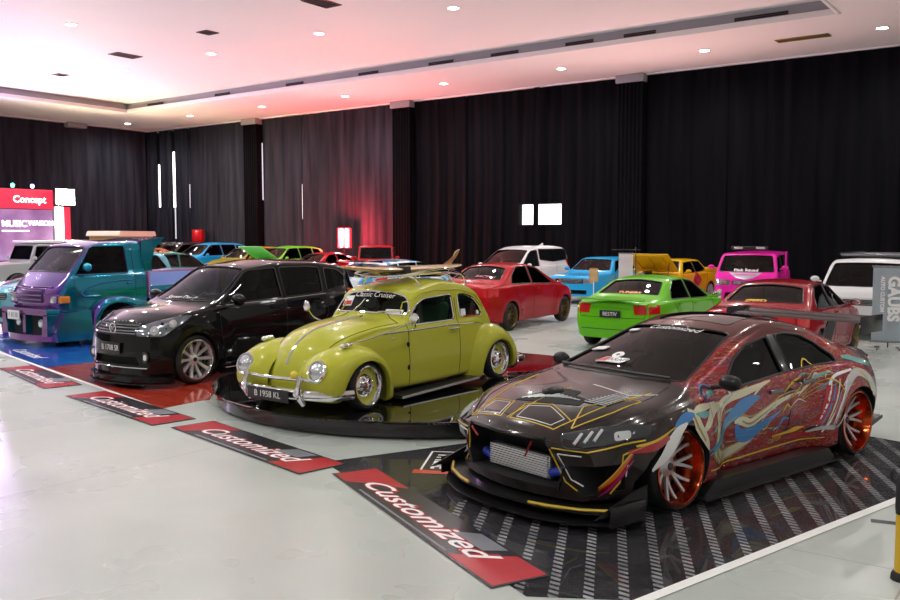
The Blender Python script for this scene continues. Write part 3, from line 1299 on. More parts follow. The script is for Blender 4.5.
M_VENT = mat('brown_vent_metal', (0.12, 0.075, 0.055), 0.5, 0.3)
M_VENTY = mat('brass_vent_metal', (0.3, 0.22, 0.06), 0.45, 0.5)
def vent(loc, lx, ly, m, label, n=6):
    t = thing('ceiling_vent', label, 'air vent', loc)
    b = BM()
    box(b, -lx / 2, lx / 2, -ly / 2, ly / 2, -0.006, 0)
    obj('backing', b, M_DARK, t, smooth=False)
    b = BM()
    for (p, q, r_, s_) in ((-lx / 2, lx / 2, -ly / 2, -ly / 2 + .03), (-lx / 2, lx / 2, ly / 2 - .03, ly / 2), (-lx / 2, -lx / 2 + .03, -ly / 2, ly / 2), (lx / 2 - .03, lx / 2, -ly / 2, ly / 2)):
        box(b, p, q, r_, s_, -0.025, 0, 0.003)
    obj('frame', b, m, t)
    for i in range(n):
        b = BM()
        yy = -ly / 2 + ly * (i + 1) / (n + 1)
        box(b, -lx / 2 + .03, lx / 2 - .03, -0.02, 0.02, -0.003, 0.003, 0, Matrix.Translation((0, yy, -0.014)) @ Matrix.Rotation(0.6, 4, 'X'))
        obj('slat', b, m, t, smooth=False)
vent((-27.9, 18.8, CEIL_HIGH), 0.6, 1.0, M_VENT, 'brown ceiling vent nearest the left of the raised ceiling field, long one')
vent((-22.7, 18.25, CEIL_HIGH), 0.5, 0.5, M_VENT, 'small square brown vent near the middle of the raised ceiling')
vent((-17.3, 17.8, CEIL_HIGH), 0.6, 1.0, M_VENT, 'brown ceiling vent at the very top edge of the photo')
vent((-33.3, 19.5, CEIL_HIGH), 0.5, 0.5, M_VENT, 'farthest small brown ceiling vent, above the stage')
vent((-7.25, 28.2, CEIL_LOW), 1.55, 0.42, M_VENTY, 'brass coloured slot vent in the low border on the right', 4)
# slot diffusers in the grey strip
for i, (a0, a1) in enumerate(((-8.5, -7.0), (-11.95, -10.9), (-14.0, -13.0), (-16.9, -15.8), (-19.6, -18.5), (-23.0, -22.0), (-27.0, -26.0), (-31.5, -30.5), (-36.4, -35.2))):
    t = thing('slot_diffuser', 'dark air slot let into the grey strip of the raised ceiling edge', 'air vent', ((a0 + a1) / 2, CY1 - 0.045, CEIL_LOW + 0.21), 0, 'air slots along the ceiling edge')
    b = BM()
    box(b, (a0 - a1) / 2, (a1 - a0) / 2, -0.012, 0.012, -0.05, 0.05)
    obj('slot', b, M_DARK, t, smooth=False)
    b = BM()
    box(b, (a0 - a1) / 2, (a1 - a0) / 2, -0.02, 0.0, -0.004, 0.004)
    obj('blade', b, M_VENT, t, smooth=False)


# ------------------------------------------------------------------ floor coverings
def slab(name, pts, z0, z1, m, label, cat, group=None, res=None):
    b = BM()
    prism(b, pts, z0, z1, 'xy')
    o = obj(name, b, m, smooth=False)
    return tag(o, label, cat, group)


def m_redwood():
    m = mat('red_plank_vinyl', (0.3, 0.03, 0.02), 0.12, coat=0.5)
    t = NT(m)
    v = t.obj()
    br = t.n('ShaderNodeTexBrick', offset=0.37, inp={'Scale': 1.0, 'Mortar Size': 0.006, 'Brick Width': 1.5, 'Row Height': 0.15,
             'Color1': (0.55, 0.06, 0.032, 1), 'Color2': (0.38, 0.036, 0.02, 1), 'Mortar': (0.09, 0.01, 0.008, 1)})
    t.l(v, br.inputs['Vector'])
    g = t.noise(6, 6, t.mapping(v, (0.6, 9, 1)))
    c = t.mix(1.0, br.outputs[0], t.ramp(g, [(0.3, (0.65, 0.6, 0.6)), (0.7, (1.15, 1.15, 1.1))]), 'MULTIPLY')
    t.l(c, t.b.inputs['Base Color'])
    t.bump(t.noise(3, 3, v), 0.08, 0.02)
    return m


def m_bluemat():
    m = mat('blue_vinyl', (0.01, 0.06, 0.36), 0.16, coat=0.4)
    t = NT(m)
    v = t.obj()
    t.l(t.ramp(t.noise(1.5, 4, v), [(0.3, (0.006, 0.06, 0.32)), (0.7, (0.012, 0.11, 0.5))]), t.b.inputs['Base Color'])
    t.bump(t.noise(3, 3, v), 0.1, 0.02)
    return m


def m_treadmat():
    """black vinyl with a printed grey tread-plate pattern under crinkled clear film"""
    m = mat('tread_plate_vinyl', (0.05, 0.05, 0.06), 0.25, coat=0.7, spec=0.3)
    t = NT(m)
    v = t.obj()
    r = t.mapping(v, rot=(0, 0, math.radians(-25.6)))
    sp = t.n('ShaderNodeSeparateXYZ')
    t.l(r, sp.inputs[0])
    x, y = sp.outputs[0], sp.outputs[1]
    # columns of short chevrons
    fx = t.math('ABSOLUTE', t.math('SUBTRACT', t.math('FRACT', t.math('DIVIDE', x, 0.2)), 0.5))
    stripe = t.math('LESS_THAN', fx, 0.15)
    dash = t.math('LESS_THAN', t.math('FRACT', t.math('DIVIDE', t.math('ADD', y, t.math('MULTIPLY', x, 0.55)), 0.066)), 0.55)
    p = t.math('MULTIPLY', stripe, dash)
    sv = t.n('ShaderNodeSeparateXYZ')
    t.l(t.mapping(v, rot=(0, 0, math.radians(18.5))), sv.inputs[0])
    fade = t.math('GREATER_THAN', sv.outputs[0], -5.35)
    g = t.noise(1.4, 5, v, 0.6)
    base = t.ramp(g, [(0.3, (0.008, 0.0085, 0.012)), (0.7, (0.028, 0.028, 0.034))])
    hi = t.ramp(t.noise(2.0, 4, v), [(0.35, (0.2, 0.205, 0.22)), (0.7, (0.5, 0.51, 0.53))])
    c = t.mix(t.math('MULTIPLY', p, fade), base, hi)
    t.l(c, t.b.inputs['Base Color'])
    vo = t.n('ShaderNodeTexVoronoi', feature='DISTANCE_TO_EDGE', inp={'Scale': 7.0, 'Randomness': 1.0})
    t.l(t.mix(0.25, v, t.noise(3, 3, v, out='Color')), vo.inputs['Vector'])
    h = t.math('ADD', t.noise(9, 8, t.mapping(v, (1, 2.2, 1)), 1.5), t.math('MULTIPLY', vo.outputs['Distance'], 1.5))
    t.bump(h, 1.0, 0.06)
    return m


M_TAPEW = mat('white_tape', (0.82, 0.82, 0.8), 0.4)
slab('display_mat', [(-11.05, 6.55), (-8.85, 6.3), (-8.65, 11.9), (-13.2, 11.9), (-13.2, 8.0)][:0] or [(-13.05, 7.12), (-8.83, 6.33), (-8.86, 6.95)] + [(-6.9 + 2.84 * math.cos(t), 9.1 + 2.84 * math.sin(t)) for t in np.linspace(math.radians(-132), math.radians(-182), 12)] + [(-9.9, 12.0), (-12.95, 12.0)], 0.0, 0.004, m_redwood(),
     'glossy red wood-plank display mat under the black SUV', 'floor mat')
slab('display_mat', [(-18.3, 8.62), (-13.07, 7.12), (-12.97, 12.0), (-18.3, 12.0)], 0.0, 0.004, m_bluemat(),
     'glossy blue display mat under the teal and purple truck', 'floor mat')
tread = slab('display_mat', [(-5.52, 5.66), (-2.5, 4.18), (-1.96, 4.5), (-1.0, 7.95), (-0.72, 9.4), (-2.85, 10.0), (-4.85, 7.1)], 0.0, 0.004, m_treadmat(),
             'crinkled black tread-plate display mat under the art-wrapped sedan', 'floor mat')
slab('floor_tape', [(-2.5, 3.62), (-2.44, 3.6), (-1.0, 7.95), (-1.07, 7.97)][:0] or [(-2.16, 3.85), (-2.09, 3.83), (-0.93, 7.95), (-1.0, 7.97)], 0.0042, 0.0058, M_TAPEW,
     'white tape strip along the right edge of the black tread-plate mat', 'tape')
slab('floor_tape', [(-15.9, 7.86), (-15.9, 7.80), (-8.6, 6.2), (-8.6, 6.26)], 0.0045, 0.006, M_TAPEW,
     'white tape strip along the front of the blue and red mats', 'tape')
for (x, y, a, lb) in ((-1.26, 6.83, 0.2, 'small black tape patch beside the middle of the long white tape'), (-2.0, 4.32, 0.2, 'small black tape patch near the bottom end of the white tape')):
    b = BM()
    box(b, -0.08, 0.08, -0.04, 0.04, 0.0002, 0.0015, 0, Matrix.Translation((x + 0.16, y - 0.02, 0)) @ Matrix.Rotation(a, 4, 'Z'))
    tag(obj('tape_patch', b, M_TRIM, smooth=False), lb, 'tape')

# printed name mats in front of the cars
M_MATRED = m_plain('printed_red', (0.45, 0.02, 0.03), 0.25, 0.25, 3)
M_MATBLK = m_plain('printed_black', (0.02, 0.02, 0.026), 0.25, 0.4, 4)
M_MATGRY = m_plain('printed_grey', (0.2, 0.21, 0.24), 0.3, 0.3, 4)
M_MATWHT = mat('printed_white', (0.85, 0.83, 0.85), 0.35)


def name_mat(c0, c1, width, label):
    """c0,c1: left and right front corners on the floor"""
    c0, c1 = Vector(c0), Vector(c1)
    d = c1 - c0
    L = d.length
    ang = math.degrees(math.atan2(d.y, d.x))
    t = thing('name_mat', label, 'floor mat', (c0.x, c0.y, 0.0045), ang)
    b = BM()
    box(b, 0, L, 0, width, 0.0, 0.004)
    obj('backing', b, M_MATBLK, t, smooth=False)
    b = BM()
    prism(b, [(0.02, 0.02), (0.10 * L, 0.02), (0.17 * L, width * 0.5), (0.26 * L, width - 0.02), (0.02, width - 0.02)], 0.004, 0.0048, 'xy')
    obj('red_corner', b, M_MATRED, t, smooth=False)
    b = BM()
    prism(b, [(L - 0.02, 0.02), (L - 0.22 * L, 0.02), (L - 0.16 * L, width * 0.55), (L - 0.13 * L, width - 0.02), (L - 0.02, width - 0.02)], 0.004, 0.0048, 'xy')
    obj('red_corner', b, M_MATRED, t, smooth=False)
    b = BM()
    prism(b, [(L - 0.36 * L, width * 0.55), (L - 0.30 * L, width * 0.95), (L - 0.17 * L, width * 0.95), (L - 0.2 * L, width * 0.6)], 0.004, 0.0047, 'xy')
    prism(b, [(0.2 * L, 0.03), (L - 0.24 * L, 0.03), (L - 0.24 * L, 0.05), (0.2 * L, 0.05)], 0.004, 0.0047, 'xy')
    obj('grey_swash', b, M_MATGRY, t, smooth=False)
    for nm, m, bold, z in (('lettering_outline', M_MATRED, 0.014, 0.0049), ('lettering', M_MATWHT, 0.003, 0.0056)):
        tb = text_bm('Customized', width * 0.62, 0.45, bold)
        xs_ = [v.co.x for v in tb.verts]
        sc = 0.72 * L / (max(xs_) - min(xs_))
        for v in tb.verts:
            v.co = Vector((0.48 * L + v.co.x * sc, width * 0.47 + v.co.y, z))
        obj(nm, tb, m, t, smooth=False)
    return t


name_mat((-13.55, 6.76), (-11.25, 6.2), 0.5, 'red and black lettered floor mat in front of the blue mat')
name_mat((-10.52, 6.08), (-8.1, 5.66), 0.52, 'red and black lettered floor mat in front of the red plank mat')
name_mat((-7.85, 5.72), (-5.4, 5.22), 0.5, 'red and black lettered floor mat in front of the round black turntable')
name_mat((-5.18, 5.40), (-2.72, 4.15), 0.42, 'red and black lettered floor mat overlapping the tread-plate mat corner')

# printed logo on the tread mat
t = thing('floor_decal', 'black and white lettered decal with red foot on the tread-plate mat', 'decal', (-4.62, 6.25, 0.0046), -62)
b = BM()
box(b, -0.42, 0.38, -0.17, 0.17, 0.0, 0.0006)
obj('backing', b, M_MATBLK, t, smooth=False)
b = BM()
for (x0, x1, y0, y1) in ((-0.42, 0.3, -0.17, -0.15), (-0.42, 0.3, 0.15, 0.17), (-0.42, -0.40, -0.17, 0.17)):
    box(b, x0, x1, y0, y1, 0.0006, 0.0012)
obj('border', b, M_MATWHT, t, smooth=False)
tb = text_bm('THESE', 0.27, 0.0, 0.006)
for v in tb.verts:
    v.co = Vector((-0.07 + v.co.x * 0.72, v.co.y, 0.0013))
obj('lettering', tb, M_MATWHT, t, smooth=False)
b = BM()
prism(b, [(0.24, -0.22), (0.36, -0.22), (0.36, 0.1), (0.46, 0.24), (0.34, 0.24), (0.28, 0.1)], 0.0006, 0.0012, 'xy')
obj('red_foot', b, mat('printed_orange_red', (0.6, 0.05, 0.02), 0.3), t, smooth=False)
# script lettering on the blue mat edge
t = thing('floor_decal', 'white script lettering printed on the front edge of the blue mat', 'decal', (-14.9, 7.95, 0.0046), -13.5)
tb = text_bm('Customized', 0.3, 0.4, 0.004)
obj('lettering', tb, M_MATWHT, t, smooth=False)

m_ = mat('hazard_tape', (.7, .55, .05), .4)
t = NT(m_)
wv_ = t.n('ShaderNodeTexWave', bands_direction='Y', inp={'Scale': 4.0})
t.l(t.obj(), wv_.inputs['Vector'])
t.l(t.ramp(wv_.outputs['Fac'], [(.5, (.72, .56, .05)), (.55, (.02, .02, .02))], 'CONSTANT'), t.b.inputs['Base Color'])
slab('floor_tape', [(-17.42, 8.5), (-17.34, 8.5), (-17.28, 11.5), (-17.36, 11.5)], 0.0042, 0.0058, m_, 'yellow and black hazard tape beside the right flank of the purple truck', 'tape')


def to2(fr, pts):
    """3-D points on a vehicle -> drawing coordinates of a projection frame"""
    f = frame_of(fr)
    o0, d = f(0, 0)
    hu = f(1, 0)[0] - o0
    hv = f(0, 1)[0] - o0
    return [((Vector(p[:3]) - o0).dot(hu), (Vector(p[:3]) - o0).dot(hv)) + tuple(p[3:]) for p in pts]


def sym(pts):
    """points with y >= 0 listed from the middle outwards and back -> closed symmetric outline"""
    return pts + [(p[0], -p[1]) + tuple(p[2:]) for p in pts[::-1] if abs(p[1]) > 1e-6]


# ================================================================== art-wrapped wide-body sedan
def m_wrap():
    m = mat('art_wrap', (0.2, 0.02, 0.02), 0.22, 0.2, coat=0.75, spec=0.12)
    t = NT(m)
    v = t.obj()
    s = t.n('ShaderNodeSeparateXYZ')
    t.l(v, s.inputs[0])
    x, y, z = s.outputs
    # maroon ground with brushed streaks of many inks
    sk = t.mapping(v, (1.2, 3.0, 5.0), (0, 0.5, 0))
    n1 = t.noise(1.6, 5, sk, 1.2)
    maroon = t.ramp(n1, [(0.28, (0.05, 0.006, 0.01)), (0.42, (0.25, 0.01, 0.018)), (0.6, (0.36, 0.018, 0.022)), (0.76, (0.12, 0.01, 0.025))])
    n2 = t.noise(2.2, 7, t.mapping(v, (0.8, 2, 4.2), (0, 0.55, 0), (3, 1, 7)), 3.0)
    inks = t.ramp(n2, [(0.0, (0.3, 0.012, 0.018)), (0.43, (0.3, 0.015, 0.02)), (0.445, (0.5, 0.36, 0.12)), (0.46, (0.1, 0.008, 0.015)), (0.54, (0.32, 0.015, 0.022)), (0.555, (0.55, 0.5, 0.34)), (0.57, (0.16, 0.012, 0.03)), (0.63, (0.1, 0.08, 0.2)), (0.645, (0.3, 0.012, 0.02))])
    side = t.mix(0.62, maroon, inks)
    # charcoal front end
    front = t.ramp(t.noise(2.2, 6, t.mapping(v, (2, 1, 2)), 1.0), [(0.3, (0.012, 0.011, 0.011)), (0.7, (0.05, 0.036, 0.034))])
    fx = t.math('ADD', x, t.math('MULTIPLY', t.math('ABSOLUTE', y), -0.62))
    fx = t.math('ADD', fx, t.math('MULTIPLY', t.noise(3, 4, v), 0.25))
    ff = t.n('ShaderNodeMapRange', inp={'From Min': 0.5, 'From Max': 0.7})
    t.l(fx, ff.inputs[0])
    c = t.mix(ff.outputs[0], side, front)
    # plum-brown roof
    rf = t.n('ShaderNodeMapRange', inp={'From Min': 1.12, 'From Max': 1.2})
    t.l(z, rf.inputs[0])
    c = t.mix(rf.outputs[0], c, (0.1, 0.022, 0.02))
    # silver-green tail quarter
    rq = t.n('ShaderNodeMapRange', inp={'From Min': -1.25, 'From Max': -1.6})
    t.l(t.math('ADD', x, t.math('MULTIPLY', z, 0.25)), rq.inputs[0])
    tail = t.ramp(t.noise(2.5, 6, t.mapping(v, (1, 2, 3), (0, 0.8, 0)), 2), [(0.3, (0.05, 0.055, 0.06)), (0.5, (0.16, 0.17, 0.17)), (0.62, (0.3, 0.31, 0.28)), (0.75, (0.06, 0.06, 0.07))])
    c = t.mix(rq.outputs[0], c, tail)
    t.l(c, t.b.inputs['Base Color'])
    return m


P = dict(xf=2.22, xr=-2.16, hmax=0.5, cab=0.56, ins=0.02, wi=0.05, crown=[(2.2, .05), (1.1, .05), (0, .05), (-2.1, .04)],
         top=[(2.22, .60), (2.12, .68), (1.65, .81), (1.06, .895), (.06, 1.255), (-.45, 1.345), (-1.05, 1.27), (-1.72, 1.0), (-2.06, .985), (-2.16, .93)],
         topround=0.22,
         belt=[(2.22, .54), (1.9, .64), (1.5, .725), (1.0, .79), (.4, .82), (-.5, .85), (-1.3, .89), (-2.16, .88)],
         bot=[(2.22, .16), (1.6, .13), (-1.6, .13), (-2.16, .25)],
         W=[(2.22, .74), (2.1, .80), (1.8, .83), (.8, .82), (-.8, .82), (-1.7, .83), (-2.05, .78), (-2.16, .72)],
         bumps=[(1.22, .32, .62, .56, .115), (-1.44, .34, .66, .62, .125)],
         fx=[(.1, .10), (.25, .06), (.45, .03), (.55, .0), (.7, .0)], rx=[(.2, .1), (.5, .0), (.8, .02), (1.0, .0)],
         bowf=.26, bowr=.14, bow_ws=0.10, cabmid=-.5, tuck=.06, rs=.08)
WRAP = m_wrap()
civ = Car('show_car', 'low wide-body sedan wrapped in maroon and charcoal swirl art with copper-lipped wheels', 'car', (-2.91, 7.57, .0065), -105, P, WRAP, n=90, hollow=(-1.35, 1.0, 0.5))
civ.arch(1.22, .31, .345)
civ.arch(-1.44, .315, .345)
# openings in the bumper, and the cut-away behind its corners that bares the front tyres
for sg in (1, -1):
    cb = BM()
    prism(cb, [(1.2, -.1), (1.70, -.1), (1.70, .30), (1.62, .46), (1.50, .55), (1.2, .5)], sg * .60, sg * 1.5)
    civ.cutlist.append(cb)
prism(civ.cut_arch, [(-.46, .24), (.46, .24), (.52, .40), (.40, .585), (-.40, .585), (-.52, .40)], 1.86, 2.8, 'yz')
for sg in (1, -1):
    prism(civ.cut_arch, [(sg * .62, .20), (sg * .80, .24), (sg * .83, .44), (sg * .56, .42)], 1.72, 2.8, 'yz')
WSF = ('A', 0, 60)
ws = to2(WSF, sym([(1.03, 0, .90), (1.0, .35, .90), (.86, .66, .88), (.02, .50, 1.215), (.07, .25, 1.245), (.085, 0, 1.25)]))
civ.win('windscreen', ws, WSF, M_SMOKE, r=0.06, seal=.009)
civ.win('front_side_window', [(.49, .825), (.40, .90), (.22, 1.03), (.0, 1.125), (-.34, 1.175), (-.40, .865), (.25, .83)], 'L', M_SMOKE, r=.03, both=True, seal=.012)
civ.win('rear_side_window', [(-.46, 1.18), (-.62, 1.185), (-.84, 1.155), (-1.04, 1.07), (-1.2, .955), (-1.19, .90), (-.52, .868)], 'L', M_SMOKE, r=.04, both=True, seal=.012)
RWF = ('A', 180, 55)
rw = to2(RWF, sym([(-1.12, 0, 1.24), (-1.10, .48, 1.20), (-1.58, .60, 1.02), (-1.68, 0, 1.02)]))
civ.win('rear_window', rw, RWF, M_SMOKE, r=.06)
civ.patch('pillar_cover', [(-.345, 1.18), (-.455, 1.185), (-.51, .868), (-.40, .862)], 'L', M_GLOSSBLACK, .003, r=.01, both=True)
civ.patch('sunroof', [(-.12, -.38), (-.12, .38), (-.95, .36), (-.95, -.36)], 'T', M_TINT, .004, r=.06, res=.08)
civ.finish()
wheels(civ, [(1.22, .90, .315, 0), (-1.44, .915, .315, 0)], .315, .272, .27, 'split', (mat('copper_lip', (0.50, 0.085, 0.025), .16, 1.0), mat('satin_silver', (.5, .49, .5), .35, .6), M_TRIM), n=8, depth=.085, camber=.04, key='civ')
civ.line('door_seam', [[(.80, .80), (.86, .55), (.72, .22), (-.36, .20), (-.44, .50), (-.43, .85)], [(-.44, .5), (-.43, .22), (-.80, .24), (-1.0, .55), (-1.2, .86)]], 'L', .0035, M_DARK, both=True)
civ.line('hood_seam', [[(1.02, -.62), (1.3, -.66), (1.75, -.64), (2.0, -.50), (2.07, 0), (2.0, .50), (1.75, .64), (1.3, .66), (1.02, .62)]], 'T', .0035, M_DARK)
# lamps
LF = ('A', 42)
hl = to2(LF, [(2.05, .50, .545), (2.06, .46, .625), (1.85, .70, .685), (1.52, .85, .70), (1.55, .86, .63), (1.9, .72, .575)])
for o in civ.patch('headlight', hl, LF, mat('smoked_lamp', (.03, .035, .04), .05, coat=1.0), .008, r=.03, both=True, label='dark headlight with slanted light bars'):
    sgn = 1 if o.name == 'headlight' else -1
    for i, (a, b_) in enumerate((((2.0, .55), (1.985, .60)), ((1.955, .60), (1.935, .655)), ((1.91, .65), (1.885, .70)))):
        q0, q1 = to2(LF, [(a[0], a[1], .575 + .012 * i), (b_[0] - .02, b_[1] - .01, .635 + .013 * i)])
        pl, f = ([q0, q1], LF) if sgn > 0 else mirror([q0, q1], LF)
        civ.line('light_bar', [pl], f, .012, M_LENS, parent=o, off=.012)
    q = to2(LF, [(1.82, .76, .60), (1.82, .76, .65), (1.70, .81, .665), (1.70, .81, .615)])
    pl, f = (q, LF) if sgn > 0 else mirror(q, LF)
    civ.patch('projector_lens', pl, f, M_LENS, .012, r=.02, parent=o, res=.03)
TF = ('A', 140)
civ.patch('tail_light', to2(TF, [(-2.1, .42, .72), (-2.1, .42, .88), (-1.85, .84, .88), (-1.88, .84, .72)]), TF, M_REDLENS, .006, both=True)
# intercooler in the mouth
def f(b):
    box(b, 1.93, 1.99, -.34, .30, .25, .42, .006)
    for i in range(9):
        z = .262 + i * .0182
        box(b, 1.99, 2.016, -.335, .295, z, z + .008)
part('intercooler', civ, f, mat('bare_aluminium', (.75, .76, .78), .3, .8), label='bare finned aluminium intercooler')
for q in ([(1.97, -.34, .30), (1.97, -.44, .33)], [(1.97, .30, .30), (1.97, .43, .34)]):
    part('hose_joint', civ, lambda b: tube(b, q, .035, 14), mat('blue_hose', (.02, .06, .5), .3), label='blue hose joint')
part('grille_frame', civ, lambda b: [tube(b, [civ.pt(p[0], p[1], 'F', .004) for p in q], .012, 6) for q in ([(-.40, .595), (0, .60), (.40, .595)], [(.40, .595), (.53, .40), (.47, .23)], [(-.40, .595), (-.53, .40), (-.47, .23)])], M_GLOSSBLACK)
# splitter: two stacked blades with side fins
def blade(b, z0, z1, s):
    pl = [(2.33 * s, 0), (2.29 * s, .40), (2.16 * s, .72), (1.98, .90 * s), (1.66, .95), (1.62, .80), (1.9, .6), (1.95, 0)]
    pl = pl + [(x, -y) for x, y in pl[::-1] if y > 0]
    prism(b, roundpoly(pl, .05), z0, z1, 'xy')
def f(b):
    blade(b, .045, .062, 1.0)
    blade(b, .115, .135, .975)
M_CARB = mat('carbon_black', (.010, .010, .011), .3, coat=.5, spec=.2)
sp = part('front_splitter', civ, f, M_CARB)
for sg in (1, -1):
    part('splitter_fin', civ, lambda b: (box(b, 1.68, 2.04, sg * .925 - .008, sg * .925 + .008, .05, .19, .004), prism(b, [(2.18, .13), (1.75, .26), (1.62, .28), (1.62, .13)], sg * .90 - .006, sg * .90 + .006, 'xz')), M_CARB)
for sg in (1, -1):
    part('splitter_edge', civ, lambda b: tube(b, [(2.24, sg * .33, .138), (2.20, sg * .48, .139), (2.10, sg * .70, .14), (1.95, sg * .87, .142)], .012, 6), mat('yellow_vinyl', (.62, .42, .03), .4), label='yellow edge stripe')
# side skirts
for sg in (1, -1):
    part('side_skirt', civ, lambda b: (prism(b, roundpoly([(.96, .06), (.80, .17), (-.92, .16), (-1.02, .06)], .03), sg * .78, sg * .915, 'xz'), prism(b, [(1.0, .045), (-1.06, .045), (-1.06, .06), (1.0, .06)], sg * .78, sg * .97, 'xz')), M_CARB)
part('rear_diffuser', civ, lambda b: prism(b, [(-1.9, .12), (-2.3, .22), (-2.3, .25), (-1.9, .2)], -.75, .75, 'xz'), M_CARB)
# hood vents
def vent_patch(pl, fr='T'):
    v_ = civ.patch('hood_vent', pl, fr, M_DARK, .004, r=.02, res=.05)[0]
    return v_
M_MESHV = mat('silver_mesh', (.4, .42, .42), .3, 1.0)
v_ = vent_patch([(1.84, -.24), (1.58, -.10), (1.60, .30), (1.72, .34), (1.80, .10)])
civ.line('mesh', [[(1.80 - .02 * i, -.20 + .05 * i), (1.62 + .004 * i, -.04 + .045 * i)] for i in range(8)], 'T', .006, M_MESHV, parent=v_, off=.006)
v_ = vent_patch([(1.66, .30), (1.42, .40), (1.40, .56), (1.62, .52)])
civ.line('mesh', [[(1.64 - .03 * i, .32 + .012 * i), (1.62 - .03 * i, .51 + .006 * i)] for i in range(8)], 'T', .006, M_MESHV, parent=v_, off=.006)
vent_patch([(1.62, .02), (1.50, -.02), (1.50, .16), (1.60, .18)])
part('hood_scoop', civ, lambda b: ellipsoid(b, (1.60, -.05, .815), (.10, .09, .05)), M_CARB)
# pin-line graphics
M_YEL, M_GOLD, M_CREAM = mat('yellow_vinyl', (.62, .42, .03), .4), mat('gold_vinyl', (.32, .22, .04), .3, .3, coat=1), mat('cream_vinyl', (.62, .6, .42), .3, .2, coat=1)
M_BLUE, M_SILV, M_RED, M_TEAL, M_WHT = mat('blue_vinyl_ink', (.02, .2, .5), .3, .1, coat=1), mat('silver_vinyl', (.55, .57, .55), .25, .4, coat=1), mat('red_vinyl_ink', (.36, .015, .02), .25, .2, coat=1), mat('teal_vinyl_ink', (.1, .34, .32), .3, .1, coat=1), mat('white_vinyl_ink', (.75, .76, .74), .3, coat=1)
def outl(pl, o=0):
    return [pl + [pl[0]]]
hp1 = [(2.08, -.48), (1.84, -.46), (1.86, -.22), (2.10, -.12)]
hp2 = [(2.10, -.02), (1.88, -.08), (1.80, .14), (1.92, .44), (2.06, .40)]
hp3 = [(1.98, .50), (1.66, .62), (1.40, .66), (1.40, .58), (1.72, .38)]
civ.line('yellow_pinline', outl(hp1) + outl(hp2) + outl(hp3) + [[(2.1, -.05), (1.45, .0)], [(1.92, .44), (1.2, .60)], [(1.9, -.5), (1.2, -.62)]], 'T', .006, M_YEL, n=4)
sh = lambda pl, k: [((p[0] - sum(q[0] for q in pl) / len(pl)) * k + sum(q[0] for q in pl) / len(pl), (p[1] - sum(q[1] for q in pl) / len(pl)) * k + sum(q[1] for q in pl) / len(pl)) for p in pl]
civ.line('white_pinline', outl(sh(hp1, .78)) + outl(sh(hp2, .78)) + [[(1.3, .1), (1.35, .5), (1.2, .66)]], 'T', .0045, M_WHT, n=4)
fl = to2(LF, [(2.12, .44, .54), (1.98, .66, .535), (1.62, .88, .60)])
civ.line('front_pinline', [fl, to2(LF, [(2.14, .44, .53), (2.10, .56, .30), (2.06, .64, .24)]), to2(LF, [(1.80, .83, .50), (1.84, .84, .30), (1.9, .80, .22)]), to2(LF, [(1.80, .83, .50), (1.45, .92, .62)])], LF, .0065, M_YEL, both=True, n=4)
civ.line('front_pinline', [to2(LF, [(2.10, .48, .50), (2.06, .58, .32), (2.02, .66, .28)]), to2(LF, [(2.10, .48, .50), (2.0, .62, .50)]), to2(LF, [(1.78, .86, .46), (1.8, .86, .34)])], LF, .0055, M_WHT, both=True, n=4)
civ.line('grille_pinline', [[(.30, .56), (.22, .44)], [(-.38, .56), (-.30, .50)]], 'F', .010, M_RED, off=-.0, n=4)
